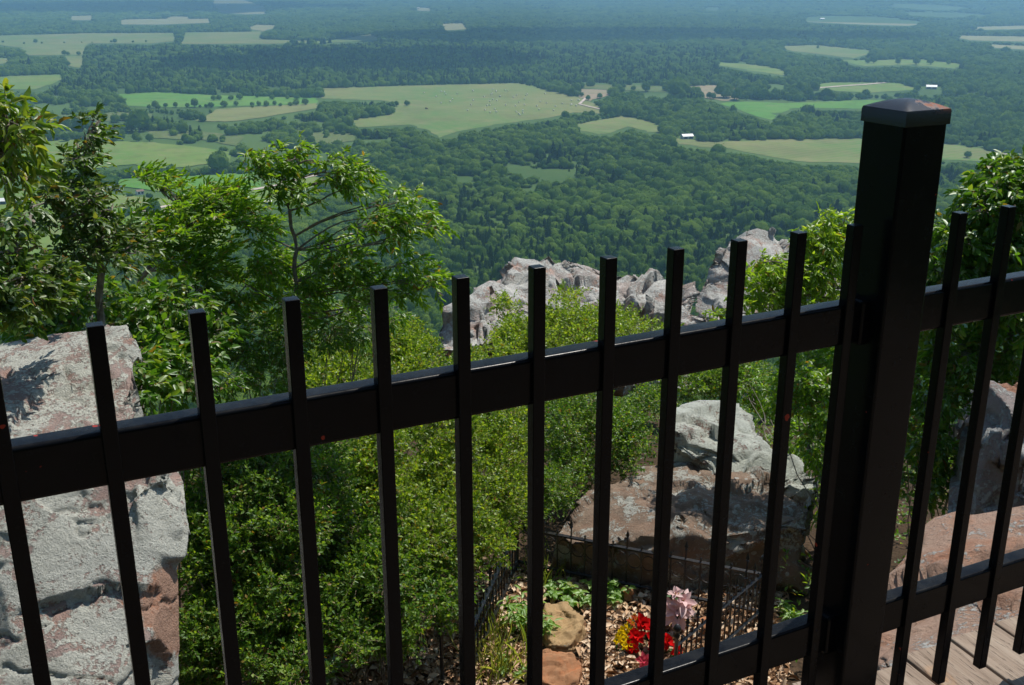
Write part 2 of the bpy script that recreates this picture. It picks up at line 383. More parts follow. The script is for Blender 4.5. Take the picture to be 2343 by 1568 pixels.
def leafy(v, f, lump, cut=.55, seed=0, tuft=0):
    """turn a lumpy hull into leaf clumps: displaced faces, each tuft stands proud of the hull"""
    n = fbm(v*1.7+seed, 3)*lump+np.abs(perlin(v*4.2+seed*3))*lump*.9
    return v*(1+n)[:, None]
def make_crown(seed, pine=False, hi=False):
    v, f = (IV, IF)
    r = np.random.default_rng(seed)
    if pine:
        h = (v[:, 2]+1)/2; rad = (1-h)**.7*.9+.06
        a = np.arctan2(v[:, 1], v[:, 0]); lay = .75+.35*np.sin(h*22+a*2+seed)
        hv = np.hypot(v[:, 0], v[:, 1])+1e-6
        s = rad*lay*(1+.5*perlin(v*3.1+seed))*np.clip(hv*1.6, 0, 1)
        w2 = np.stack([v[:, 0]/hv*s, v[:, 1]/hv*s, h*2.6-.2], -1)
    else:
        # several lobes pushed out of one hull
        c = r.normal(size=(9, 3)); c[:, 2] = np.abs(c[:, 2])*.8; c /= np.linalg.norm(c, axis=1)[:, None]
        s = np.max(np.clip((v@c.T-.55), 0, 1)**.6, axis=1)*.42+.70
        s = s*(1+.30*perlin(v*3.6+seed)+.20*perlin(v*8+seed))
        w2 = v*s[:, None]; w2[:, 2] = np.where(w2[:, 2] < 0, w2[:, 2]*.55, w2[:, 2])+.45
    # loose leaf clumps around the hull
    k = 110 if not pine else 60
    idx = r.choice(len(w2), k); ctr = w2[idx]*(1+r.uniform(-.02, .10, (k, 1)))
    tri = ctr[:, None]+r.normal(size=(k, 3, 3))*.10
    vv = np.concatenate([w2, tri.reshape(-1, 3)]); ff = np.concatenate([f, np.arange(k*3).reshape(-1, 3)+len(w2)])
    return vv, ff
protos = bpy.data.collections.new('crown_shapes')
def proto(i, seed, pine):
    v, f = make_crown(seed, pine); o = obj('crown_shape_%02d' % i, v, f, CM_P if pine else CM_H)
    COL.objects.unlink(o); protos.objects.link(o); return o
for i in range(7): proto(i, 11+i, False)
for i in range(7, 10): proto(i, 31+i, True)

def inpoly(px, py, poly):
    poly = np.asarray(poly, float); c = np.zeros(len(px), bool); j = len(poly)-1
    x0, y0, x1, y1 = poly[:, 0].min(), poly[:, 1].min(), poly[:, 0].max(), poly[:, 1].max()
    s = np.where((px >= x0) & (px <= x1) & (py >= y0) & (py <= y1))[0]
    if not len(s): return c
    X, Y = px[s], py[s]; cc = np.zeros(len(s), bool)
    for i in range(len(poly)):
        xi, yi = poly[i]; xj, yj = poly[j]
        if yi != yj: cc ^= ((yi > Y) != (yj > Y)) & (X < (xj-xi)*(Y-yi)/(yj-yi)+xi)
        j = i
    c[s] = cc; return c
PINE_ZONE = [[(1050,520),(1250,490),(1500,500),(1700,470),(1960,500),(1960,720),(1000,720)],
             [(180,105),(900,95),(1300,110),(1700,120),(1640,190),(1200,200),(740,200),(680,225),(60,215)]]
SPARSE = [[(0,205),(740,200),(820,320),(1000,320),(1000,360),(560,470),(0,440)],
          [(1300,190),(1700,190),(2342,215),(2342,235),(1400,240)],
          [(1040,390),(1230,375),(1330,400),(1300,430),(1150,440),(1040,420)]]
def inany(x, y, L):
    c = np.zeros(len(x), bool)
    for p in L: c |= inpoly(x, y, p)
    return c
pts, scl, rot, idx = [], [], [], []
for (r0, r1, sp, wid, hh) in ((380, 1000, 5.4, 6.8, 11), (1000, 1800, 8.0, 10.8, 12), (1800, 3200, 8.0, 10.5, 14), (3200, 6500, 12.5, 16, 15), (6500, 15500, 30, 38, 17)):
    half = R_(38); area = half*(r1**2-r0**2); n = int(area/sp**2)
    rr = np.sqrt(rng.uniform(r0**2, r1**2, n)); aa = rng.uniform(-half, half, n)
    x, y = rr*np.sin(aa), rr*np.cos(aa); z = ground(x, y)
    p = np.stack([x, y, z], -1)
    s = rng.lognormal(0, .36, n)*np.clip(1+.3*fbm(p/40*np.array([1, 1, 0])+9, 2)+.45*fbm(p/160*np.array([1, 1, 0])+4, 2), .45, 2); 
    s = np.clip(s, .45, 1.75)
    pxb, pyb = proj(p); H = hh*s*rng.uniform(.75, 1.2, n); top = p.copy(); top[:, 2] += H*.9; pxt, pyt = proj(top); mid = p.copy(); mid[:, 2] += H*.45; pxm, pym = proj(mid)
    bad = np.zeros(n, bool)
    for kind, nm, poly in fields:
        q = inpoly(pxb, pyb, poly) | inpoly(pxt, pyt, poly) | inpoly(pxm, pym, poly)
        if nm == 'clearing': q &= rng.random(n) > .5*(fbm(p/60*np.array([1, 1, 0]), 3) > -.1)
        elif kind == SCR: q &= rng.random(n) > .2
        bad |= q
    for hx_, hy_ in ((1571,318),(2130,204),(38,467),(266,436),(528,512),(2296,361),(610,470)):
        bad |= (np.abs(pxm-hx_) < 30) & (pyt < hy_+9) & (pyb > hy_-6)
    spn = inany(pxb, pyb, SPARSE); dens = fbm(p/90*np.array([1, 1, 0]), 3)
    bad |= spn & (dens < .02)
    bad |= (dens < -.52)
    p, s, H = p[~bad], s[~bad], H[~bad]; pxb, pyb = pxb[~bad], pyb[~bad]; spn = spn[~bad]
    pine = inany(pxb, pyb, PINE_ZONE); mixn = fbm(p/150*np.array([1, 1, 0])+3, 3)
    pine = np.where(pine, rng.random(len(p)) < .5, (mixn > .25) & (rng.random(len(p)) < .5))
    w2 = wid*s*rng.uniform(.8, 1.2, len(p))/2*np.where(pine, .66, 1.10)
    zs = np.where(pine, H/2.9, H/2.0)
    # young growth in the clearing is small
    young = inpoly(pxb, pyb, [(1000,360),(1250,345),(1500,380),(1520,430),(1300,480),(1000,470)]) & (rng.random(len(p)) < .6)
    f_ = np.where(young, .55, 1.)
    pts.append(p); scl.append(np.stack([w2*f_, w2*f_, zs*f_], -1)); rot.append(rng.uniform(0, 6.28, len(p)))
    idx.append(np.where(pine, rng.integers(7, 10, len(p)), rng.integers(0, 7, len(p))))
pts = np.concatenate(pts); scl = np.concatenate(scl); rot = np.concatenate(rot); idx = np.concatenate(idx)
print('forest trees', len(pts))
def instancer(name, pts, scl, rot, idx, coll, **k):
    me = bpy.data.meshes.new(name); me.vertices.add(len(pts)); me.vertices.foreach_set('co', pts.ravel())
    for an, ty, arr in (('sc', 'FLOAT_VECTOR', scl), ('rz', 'FLOAT', rot), ('ix', 'INT', idx.astype(np.int32))):
        at = me.attributes.new(an, ty, 'POINT'); at.data.foreach_set('vector' if ty == 'FLOAT_VECTOR' else 'value', arr.ravel())
    o = bpy.data.objects.new(name, me); COL.objects.link(o); tag(o, **k)
    g = bpy.data.node_groups.new(name+'_nodes', 'GeometryNodeTree')
    g.interface.new_socket('Geometry', in_out='INPUT', socket_type='NodeSocketGeometry'); g.interface.new_socket('Geometry', in_out='OUTPUT', socket_type='NodeSocketGeometry')
    N = g.nodes.new; L = g.links.new
    i, o2 = N('NodeGroupInput'), N('NodeGroupOutput'); ci = N('GeometryNodeCollectionInfo'); ci.inputs[0].default_value = coll
    ci.inputs['Separate Children'].default_value = True; ci.inputs['Reset Children'].default_value = True
    ip = N('GeometryNodeInstanceOnPoints'); ip.inputs['Pick Instance'].default_value = True
    def at(nm, ty):
        a = N('GeometryNodeInputNamedAttribute'); a.data_type = ty; a.inputs[0].default_value = nm
        return [s for s in a.outputs if s.enabled and s.name == 'Attribute'][0]
    cx = N('ShaderNodeCombineXYZ'); L(at('rz', 'FLOAT'), cx.inputs[2])
    er = N('FunctionNodeEulerToRotation'); L(cx.outputs[0], er.inputs[0])
    L(i.outputs[0], ip.inputs['Points']); L(ci.outputs[0], ip.inputs['Instance']); L(at('ix', 'INT'), ip.inputs['Instance Index'])
    L(er.outputs[0], ip.inputs['Rotation']); L(at('sc', 'FLOAT_VECTOR'), ip.inputs['Scale']); L(ip.outputs[0], o2.inputs[0])
    md = o.modifiers.new('gn', 'NODES'); md.node_group = g
    return o
instancer('forest', pts, scl, rot, idx, protos, kind='stuff', label='dense green wood of hardwoods and pines covering the valley floor', cat='forest')

nb_ = 420; aa = rng.uniform(R_(105), R_(255), nb_); rr = rng.uniform(9, 45, nb_); bp_ = np.stack([rr*np.sin(aa), rr*np.cos(aa), 0*rr], -1); bp_[:, 2] = ground(bp_[:, 0], bp_[:, 1])+rng.uniform(-1, 2.5, nb_)  # unseen trees behind the camera, added to darken fence reflections and cut fill light
k_ = rng.uniform(1.6, 2.8, nb_)
instancer('wood', bp_, np.stack([k_, k_, k_*1.9], -1), rng.uniform(0, 6.28, nb_), rng.integers(0, 7, nb_), protos, kind='stuff', label='unseen wood added behind the overlook to darken reflections', cat='wood')

# ---- single trees in hedgerows and fields, each its own object
def tree_mesh(seed, pine=False):
    v, f = make_crown(seed, pine); v = v.copy()
    mb = MB(); hgt = .9
    mb.tube([(0, 0, 0), (.01, .02, .5), (0, 0, 1.1)], [.09, .07, .04], 6)
    tv = np.concatenate(mb.v)
    v[:, 2] += .25 if not pine else .1
    me = bpy.data.meshes.new('field_tree'); me.from_pydata([tuple(a) for a in np.concatenate([v, tv])], [], [tuple(int(i) for i in a) for a in f]+[tuple(i+len(v) for i in a) for a in mb.f])
    me.materials.append(CM_P if pine else CM_H); me.materials.append(bark)
    mi = np.zeros(len(me.polygons), np.int32); mi[len(f):] = 1; me.polygons.foreach_set('material_index', mi); me.update(); return me
TM = [tree_mesh(50+i) for i in range(5)]
def lone(x, y, s, label, group, me=None, name='field_tree'):
    p = PZ(np.float64(x), np.float64(y), VAL); o = bpy.data.objects.new(name, me or random.choice(TM)); COL.objects.link(o)
    o.location = p; k = s/2; o.scale = (k*random.uniform(.85, 1.15), k*random.uniform(.85, 1.15), k*random.uniform(.95, 1.25)); o.rotation_euler[2] = random.uniform(0, 6.28)
    tag(o, label, 'tree', group); return o
def row(a, b, n, s, jit, label, group):
    for i in range(n):
        t = (i+random.uniform(-.4, .4))/max(1, n-1); lone(a[0]+(b[0]-a[0])*t+random.gauss(0, jit), a[1]+(b[1]-a[1])*t+random.gauss(0, jit*.25), s*random.lognormvariate(0, .3), label, group)
row((65,415), (520,396), 22, 12, 6, 'small round tree in the row between the two nearer left pastures', 'hedgerow trees between the nearer pastures')
row((330,248), (700,243), 22, 11, 6, 'small tree in the hedgerow along the bright green strip on the left', 'hedgerow trees along the green strip')
row((480,235), (700,222), 9, 13, 10, 'tree standing in the bright green strip below the dark wood', 'trees in the bright green strip')
row((90,324), (340,325), 14, 14, 6, 'tree in the belt at the far edge of the broad left pasture', 'trees behind the broad left pasture')
row((10,100), (330,98), 10, 10, 5, 'tiny tree on the line between the far pale fields', 'trees between the far pale fields')
row((150,127), (200,126), 4, 18, 3, 'round tree in the short row beside the far dark wood', 'trees beside the far dark wood')
row((400,97), (420,78), 8, 13, 2, 'tree in the narrow belt between the two far pale fields', 'belt between the far pale fields')
row((1560,226), (1690,229), 10, 20, 6, 'tall tree in the line above the green pasture beyond the barn', 'trees above the pasture beyond the barn')
row((1700,229), (1980,228), 26, 16, 4, 'tree in the long hedgerow below the pale track', 'long hedgerow below the pale track')
row((1370,213), (1545,210), 10, 15, 10, 'scattered tree on the scrub strip right of the bale field', 'scattered trees beyond the bale field')
row((1300,275), (1405,265), 10, 11, 5, 'tree in the short row between bale field and small tan field', 'row beside the small tan field')
row((900,247), (925,243), 3, 11, 3, 'small tree at the left corner of the bale field', 'trees at the corner of the bale field')
row((1900,146), (2200,150), 9, 14, 6, 'tree dotted over the far right pasture', 'trees on the far right pasture')
row((70,300), (330,302), 10, 15, 8, 'dark tree in the wide belt above the broad left pasture', 'trees of the wide left belt')
row((20,520), (420,480), 12, 11, 14, 'tree standing around the farm yard on the left', 'farm yard trees')
row((560,215), (720,222), 7, 13, 6, 'tree on the near edge of the dark wood above the strip', 'trees at the edge of the dark wood')
for (x, y) in ((255,98),(1870,112),(1330,222),(1345,230),(1372,226),(2212,362),(1830,322)):
    lone(x, y, 11, 'lone small tree standing out in an open field', 'lone field trees')

# ---- bales
bm_ = simple('hay', (.66, .64, .55), .95, .1, .2, 3)
mb = MB(); mb.tube([(-.75, 0, .85), (-.7, 0, .85), (.7, 0, .85), (.75, 0, .85)], [.78, .85, .85, .78], 14)
b0 = mb.build('hay_bale', bm_)
bpoly = [(960,215),(1170,200),(1240,212),(1330,232),(1360,250),(1270,262),(1180,270),(1060,262),(1010,240)]
nb = 0
cands = [(x+rng.normal()*1, y) for x, y in [(900,250)]]
while nb < 62:
    x, y = rng.uniform(950, 1370), rng.uniform(197, 275)
    if not inpoly(np.array([x]), np.array([y]), bpoly)[0]: continue
    o = b0 if nb == 0 else b0.copy()
    if nb: COL.objects.link(o)
    o.location = PZ(x, y, VAL)+np.array([0, 0, .8]); o.rotation_euler[2] = rng.uniform(-.4, .6)+.9; o.scale = (1.5,)*3
    tag(o, 'small round hay bale lying on the large mown field', 'hay bale', 'bales on the mown field'); nb += 1
# ---- farm buildings
white = simple('white_metal', (.80, .80, .78), .45, .4, .06, .5); wall_m = simple('barn_wall', (.42, .44, .46), .8, .2, .15, .6); dark_m = simple('dark_opening', (.04, .04, .045), .8, .2)
redm = simple('red_paint', (.30, .03, .025), .5, .4)
def house(x, y, L, W, Hh, rz, roofm, wallm, label, cat='barn', name='barn', doors=2):
    p = PZ(np.float64(x), np.float64(y), VAL); p = p+np.array([0, 0, .9]); e = empty(name, p, 0, label=label, cat=cat); e.rotation_euler[2] = rz
    bpy.context.view_layer.update()
    def loc(n, mb, mat, par=e):
        o = mb.build(n, mat); o.parent = par; return o
    m_ = MB(); l, w_ = L/2, W/2; hr = Hh+W*.26
    m_.add([(-l,-w_,-1),(l,-w_,-1),(l,w_,-1),(-l,w_,-1),(-l,-w_,Hh),(l,-w_,Hh),(l,w_,Hh),(-l,w_,Hh),(-l,0,hr-.1),(l,0,hr-.1)],
           [(0,1,5,4),(2,3,7,6),(1,2,6,9,5),(3,0,4,8,7),(0,3,2,1)]); loc('wall', m_, wallm)
    m_ = MB(); e1 = .5; dz = .26*e1*2
    for s in (-1, 1):
        a_ = np.array([(-l-e1, s*(w_+e1), Hh-dz*.5), (l+e1, s*(w_+e1), Hh-dz*.5), (l+e1, 0, hr), (-l-e1, 0, hr)]); n_ = np.array([0, 0, .15])
        m_.add(np.concatenate([a_, a_+n_]), [(0,1,2,3),(4,5,6,7),(0,1,5,4),(1,2,6,5),(3,0,4,7)])
    loc('roof', m_, roofm)
    for k in range(doors):
        m_ = MB().box((-l+L*(k+.5)/doors, -w_-.06, Hh*.42-.1), (L/doors*.32, .05, Hh*.42)); loc('door', m_, dark_m)
    m_ = MB().box((l+.06, 0, Hh*.5), (.05, W*.2, Hh*.3)); loc('window', m_, dark_m)
    return e
house(1571,318, 17, 11, 3.6, .25, white, wall_m, 'white roofed barn between the woods and the tan field')
house(2130,204, 22, 14, 4, -.3, white, wall_m, 'small white shed far off beside the right hand wood')
house(38,467, 34, 10, 3.4, .12, white, wall_m, 'long low white roofed shed at the left edge', doors=4)
house(266,436, 14, 9, 3.2, -.2, simple('grey_shingle', (.25, .28, .32), .8, .2), white, 'grey roofed farmhouse in the left farm yard', 'house', 'house', 3)
house(528,512, 9, 7, 3, .2, white, wall_m, 'small white shed beside the gravel road', 'shed', 'shed', 1)
house(2296,361, 9, 6, 3, .2, simple('tan_roof', (.5, .42, .34), .8, .2), wall_m, 'small tan roofed shed at the right end of the tan field', 'shed', 'shed', 1)
house(2000,28, 30, 20, 5, .1, white, wall_m, 'pale building on the far plain near the hill', 'building', 'building', 2)
house(610,470, 10, 7, 3, .5, white, wall_m, 'small white roofed shed behind the left saplings', 'shed', 'shed', 1)
house(320,445, 8, 6, 3, .7, simple('brown_roof', (.22, .15, .11), .8, .2), white, 'brown roofed cottage in the left farm yard', 'house', 'house', 2)
house(425,470, 9, 7, 3, -.5, white, wall_m, 'little white shed between the farm yard and the gravel road', 'shed', 'shed', 1)
for hx_, hy_, lb_ in ((955,21,'pale shed in the far clearing at the top centre'),(520,12,'pale farm building in the far upper left clearing'),(1880,46,'white farm building on the long pale field far right'),(2105,24,'white building on the distant plain below the hill')):
    house(hx_, hy_, 26, 14, 5, .3, white, wall_m, lb_, 'building', 'building', 2)
# tractor
p = PZ(np.float64(975), np.float64(251), VAL)+np.array([0, 0, .8]); e = empty('tractor', p, 0.5, label='small red tractor working on the mown field', cat='tractor')
bpy.context.view_layer.update()
def loc(n, mb, mat): o = mb.build(n, mat); o.parent = e
loc('body', MB().box((1.4, 0, 1.5), (1.5, .55, .55), bev=.15).box((0, 0, 1.1), (1.3, .4, .25)), redm)
loc('cab', MB().box((-.7, 0, 2.2), (.8, .75, .95), bev=.1), dark_m)
for x, s, r in ((-1, 1, 1), (-1, -1, 1), (2.2, 1, .6), (2.2, -1, .6)):
    loc('wheel', MB().tube([(x, s*.8, r), (x, s*1.25, r)], [r, r], 18), dark_m)


# ================================================================== NEAR: the overlook
Z = np.array([0, 0, 1.])
def fence_mat():
    b = NB('black_gloss_paint'); n = b.noise(60, 5, .6); big = b.noise(7, 4, .6)
    c = b.mix(b.ramp(big, [(.35, 0.), (.7, 1.)]), (.0025, .003, .0045), (.004, .0045, .006))
    sn = b.n('SeparateXYZ'); b.set(sn.inputs[0], b.n('NewGeometry').outputs['Normal']); dust = b.math('MULTIPLY', b.ramp(sn.outputs[2], [(.5, 0.), (.9, 1.)]), b.ramp(b.noise(18, 8, .8), [(.4, 0.), (.8, .5)]))
    scr = b.ramp(b.noise(5, 6, .75, b.pos((40., 40., 4.))), [(.66, 0.), (.72, .35)]); c = b.mix(b.math('MAXIMUM', dust, scr), c, (.045, .045, .042))
    spots = b.ramp(b.noise(34, 2, .4), [(.775, 0.), (.785, 1.)])
    c = b.mix(spots, c, (.30, .035, .02))
    r = b.ramp(b.noise(30, 5, .7), [(.3, .16), (.7, .30)])
    return b.done(b.bsdf(c, r, b.bump(n, .12, .002), .10))
def cap_mat():
    b = NB('worn_black_cap'); n = b.noise(22, 8, .75)
    g = b.n('NewGeometry'); sx = b.n('SeparateXYZ'); b.set(sx.inputs[0], g.outputs['Position'])
    k = b.ramp(b.math('ADD', n, b.math('MULTIPLY', b.math('SUBTRACT', sx.outputs[0], .655), 3.2)), [(.49, 0.), (.58, 1.)])
    sz = b.ramp(b.math('MULTIPLY', b.math('ADD', sx.outputs[2], .27), 10.), [(.62, 0.), (.72, 1.)])
    k = b.math('MULTIPLY', k, sz)
    c = b.mix(k, (.012, .012, .014), b.mix(b.noise(90, 3), (.13, .035, .018), (.30, .10, .05)))
    return b.done(b.bsdf(c, b.mix(k, (.26,)*3, (.8,)*3), b.bump(n, .15, .003), .45))
FBK = fence_mat(); CAPM = cap_mat()
TH1, TH2, SPC = .462, .4487, .115
T1 = np.array([math.cos(TH1), math.sin(TH1), 0]); N1 = np.array([T1[1], -T1[0], 0])
T2 = np.array([math.cos(TH2), math.sin(TH2), 0]); N2 = np.array([T2[1], -T2[0], 0])
A1 = np.array([-.4801, 1.1816, 0]); A2 = np.array([.7536, 1.787, 0])
PT, PB = -.380, -1.350
ax1 = np.array([T1, N1, Z]); ax2 = np.array([T2, N2, Z])
PHW = .0095
post_c = A1+T1*(SPC*10.755)-N1*.004
fence = empty('metal_fence', post_c+Z*-1.41, label='black painted metal picket fence with a stout capped post at the edge of the deck', cat='fence')
bpy.context.view_layer.update()
def picket(c, ax):
    MB().box(c+Z*(PT+PB)/2, (PHW, PHW, (PT-PB)/2), ax, .0016).build('picket', FBK, fence)
for i in range(-12, 11): picket(A1+T1*SPC*i, ax1)
for i in range(0, 17): picket(A2+T2*SPC*i, ax2)
for zt in (-.5135, -1.118):
    a, b_ = -12.4*SPC, 10.92*SPC-.045
    h = .0352
    MB().box(A1+T1*(a+b_)/2+Z*(zt-h)-N1*.0145, ((b_-a)/2, .0175, h), ax1, .006).build('rail', FBK, fence)
    a, b_ = -.62*SPC, 16.9*SPC
    MB().box(A2+T2*(a+b_)/2+Z*(zt-h)-N2*.0145, ((b_-a)/2, .0175, h), ax2, .006).build('rail', FBK, fence)
    # bracket collars welded to the post
    MB().box(post_c-T1*.050+Z*(zt-h)-N1*.010, (.010, .023, h+.004), ax1, .005).build('bracket', FBK, fence)
    MB().box(post_c+T1*.050+Z*(zt-h)-N1*.010, (.010, .023, h+.004), ax2, .005).build('bracket', FBK, fence)
post = MB().box(post_c+Z*(-.204-1.41)/2, (.0455, .0455, (1.41-.204)/2), ax1, .005).build('post', FBK, fence)
post.data.polygons.foreach_set('use_smooth', np.ones(len(post.data.polygons), bool)); post.modifiers.new('wn', 'WEIGHTED_NORMAL')
for o in fence.children:
    if o.name.startswith(('rail', 'picket')):
        o.data.polygons.foreach_set('use_smooth', np.ones(len(o.data.polygons), bool)); o.modifiers.new('wn', 'WEIGHTED_NORMAL')
# domed square cap
bm = bmesh.new(); g = 14; hw = .0462
def capz(u, v): 
    q = max(abs(u), abs(v)); return .014*(1-q**1.6)-.004*(abs(abs(u)-abs(v)) < 0)
vs = [[bm.verts.new((u*hw, v*hw, capz(u, v))) for u in np.linspace(-1, 1, g+1)] for v in np.linspace(-1, 1, g+1)]
for i in range(g):
    for j in range(g): bm.faces.new((vs[i][j], vs[i][j+1], vs[i+1][j+1], vs[i+1][j]))
edge = [e for e in bm.edges if len(e.link_faces) == 1]
r1 = bmesh.ops.extrude_edge_only(bm, edges=edge); vv = [x for x in r1['geom'] if isinstance(x, bmesh.types.BMVert)]
for x in vv: x.co.z -= .004; x.co.x *= 1.03; x.co.y *= 1.03
e2 = [x for x in r1['geom'] if isinstance(x, bmesh.types.BMEdge)]
r1 = bmesh.ops.extrude_edge_only(bm, edges=e2); vv = [x for x in r1['geom'] if isinstance(x, bmesh.types.BMVert)]
for x in vv: x.co.z -= .020
e2 = [x for x in r1['geom'] if isinstance(x, bmesh.types.BMEdge)]
r1 = bmesh.ops.extrude_edge_only(bm, edges=e2); vv = [x for x in r1['geom'] if isinstance(x, bmesh.types.BMVert)]
for x in vv: x.co.x *= .9; x.co.y *= .9; x.co.z -= .001
bmesh.ops.recalc_face_normals(bm, faces=bm.faces)
bm.verts.index_update(); v = np.array([x.co[:] for x in bm.verts]); f = [[q.index for q in x.verts] for x in bm.faces]; bm.free()
capo = obj('cap', v@ax1+post_c+Z*-.200, f, CAPM, None, True)
capo.parent = post; capo.matrix_parent_inverse = (post.matrix_parent_inverse.inverted() if False else Matrix.Translation(-Vector(fence.location)).inverted().inverted()).copy()
bpy.context.view_layer.update()
capo.matrix_parent_inverse = post.matrix_world.inverted()
es = capo.modifiers.new('edges', 'EDGE_SPLIT'); es.split_angle = R_(38)

# ---- deck of weathered planks
def wood_mat():
    b = NB('weathered_wood'); oi = b.n('ObjectInfo').outputs['Random']
    tc = b.n('TexCoord').outputs['Object']
    mp = b.n('Mapping'); b.set(mp.inputs[0], tc); mp.inputs['Scale'].default_value = (1.6, 26, 26)
    off = b.n('CombineXYZ'); b.set(off.inputs[0], b.math('MULTIPLY', oi, 37.)); b.set(mp.inputs['Location'], off.outputs[0])
    n1 = b.noise(1.5, 6, .6, mp.outputs[0], .6); n2 = b.noise(6, 6, .7, mp.outputs[0], 1.2)
    c = b.ramp(n1, [(.25, (.15, .105, .075)), (.5, (.27, .205, .155)), (.75, (.37, .30, .235))])
    crk = b.ramp(n2, [(.36, 1.), (.42, 0.)]); c = b.mix(b.math('MULTIPLY', crk, .8), c, (.045, .03, .022))
    c = b.mix(b.math('MULTIPLY', oi, .35), c, (.30, .24, .19))
    # knots
    vd = b.n('TexVoronoi', feature='F1', i_Scale=2.2); mk = b.n('Mapping'); b.set(mk.inputs[0], tc); mk.inputs['Scale'].default_value = (1, 1.7, 1); b.set(mk.inputs['Location'], off.outputs[0]); b.set(vd.inputs[0], mk.outputs[0])
    kn = b.ramp(vd.outputs[0], [(.03, 1.), (.055, .15), (.07, .6), (.10, 0.)]); c = b.mix(b.math('MULTIPLY', kn, .6), c, (.42, .24, .12))
    h = b.math('SUBTRACT', n1, b.math('MULTIPLY', crk, 1.0))
    return b.done(b.bsdf(c, .85, b.bump(h, .7, .006), .2))
WOOD = wood_mat()
DZ = -1.41
q0 = PZ(2115., 1479., DZ); q1 = PZ(2232., 1568., DZ)
dd = (q1-q0); dd /= np.linalg.norm(dd); dn = np.array([-dd[1], dd[0], 0])
# board edge line along the rock
e0 = PZ(1985., 1525., DZ); e1 = PZ(2342., 1408., DZ); ed = e1-e0; ed /= np.linalg.norm(ed)
deck = empty('wooden_deck', q0, label='weathered timber deck of the overlook running under the fence', cat='deck')
bpy.context.view_layer.update()
PW = .142
for k in range(-16, 15):
    o0 = q0+dn*PW*k
    # where this board meets the rock edge line
    M_ = np.array([[dd[0], -ed[0]], [dd[1], -ed[1]]]); t, s_ = np.linalg.solve(M_, (e0-o0)[:2])
    st = t+rng.uniform(-.03, .02); L = 3.4
    a_ = o0+dd*st; c_ = a_+dd*L/2-Z*.019
    ang = math.atan2(dd[1], dd[0])
    mb = MB().box((0, 0, 0), (L/2, PW/2-.004, .019), None, .0035)
    # sag and wander of the sawn boards
    v = mb.v[0]; v[:, 2] += .0015*np.sin(v[:, 0]*3+k); 
    o = mb.build('plank', WOOD); o.parent = deck; o.location = Vector(c_.tolist())-deck.location; o.rotation_euler[2] = ang
joist_c = [.25, 1.4, 2.6]
for j in joist_c:
    c_ = q0+dd*(j+.1)-Z*(.045+.09); mb = MB().box((0, 0, 0), (.03, 2.1, .09), None, .004); o = mb.build('joist', WOOD); o.parent = deck
    o.location = Vector((c_-dn*.1).tolist())-deck.location; o.rotation_euler[2] = ang
bpy.context.view_layer.update()

# ---- rocks
def rock(name, hulls, voxel, amp, mat, seed=0, freq=1.0, strata=None, fine=.3, cuts=95, **k):
    bm = bmesh.new()
    for h in hulls:
        vs = [bm.verts.new(tuple(map(float, p))) for p in h]
        r = bmesh.ops.convex_hull(bm, input=vs)
        dele = [g for g in r['geom_interior'] if isinstance(g, bmesh.types.BMVert)]+[g for g in r['geom_unused'] if isinstance(g, bmesh.types.BMVert)]
        if dele: bmesh.ops.delete(bm, geom=list(set(dele)), context='VERTS')
    bmesh.ops.recalc_face_normals(bm, faces=bm.faces)
    me = bpy.data.meshes.new('tmp'); bm.to_mesh(me); bm.free()
    o = bpy.data.objects.new('tmp', me); COL.objects.link(o)
    md = o.modifiers.new('r', 'REMESH'); md.mode = 'VOXEL'; md.voxel_size = voxel
    sm = o.modifiers.new('s', 'SMOOTH'); sm.factor = .5; sm.iterations = 1
    dg = bpy.context.evaluated_depsgraph_get(); m2 = bpy.data.meshes.new_from_object(o.evaluated_get(dg))
    bpy.data.objects.remove(o)
    n = len(m2.vertices); v = np.empty(n*3); m2.vertices.foreach_get('co', v); v = v.reshape(-1, 3)
    nr = np.empty(n*3); m2.vertices.foreach_get('normal', nr); nr = nr.reshape(-1, 3)
    q = v*freq
    st = strata if strata is not None else np.array([0, 0, 1.])
    lay = q@st
    # broad planes: blocky steps from quantised noise
    rg = np.random.default_rng(seed)
    n0 = fbm(q*.8+seed, 3); v = v+nr*(amp*.7*n0)[:, None]
    # fracture planes: local flat cuts with stepped edges
    ncut = cuts
    for k_ in range(ncut):
        i = rg.integers(n); p = v[i]; nn = unit(nr[i]+rg.normal(size=3)*.38); Rk = rg.uniform(.18, .95)/freq
        dv = v-p; al = dv@st; dist = np.sqrt((dv**2).sum(1)+al**2*2.2)+.08*n0/freq
        o_ = -amp*rg.uniform(.05, .9); h_ = np.clip(dv@nn-o_, 0, amp*1.3)*(dist < Rk)*(nr@nn > .1)
        v = v-nn*h_[:, None]
    q = v*freq; lay = q@st; fn = fbm(q*6+seed, 5, .6)
    rdg = ridged(np.stack([q[:, 0]*1.3, q[:, 1]*1.3, lay*3.4], -1)+seed*3, 5, .5)
    crk = np.exp(-np.abs(fbm(np.stack([q[:, 0], q[:, 1], lay*1.8], -1)*.9+seed*5, 4))/.022)
    d = amp*(.11*rdg+fine*.30*fn-.65*crk)
    v = v+nr*d[:, None]; m2.vertices.foreach_set('co', v.ravel()); m2.materials.clear(); m2.materials.append(mat)
    m2.polygons.foreach_set('use_smooth', np.ones(len(m2.polygons), bool)); m2.update(); m2.name = name
    o = bpy.data.objects.new(name, m2); COL.objects.link(o)
    return tag(o, **k)
def H(*a): return [P(np.float64(x), np.float64(y), np.float64(d)) for x, y, d in a]
def H2(top, drop, back=.1):
    t_ = H(*top); return t_+[p+np.array([0, back, -drop]) for p in t_]
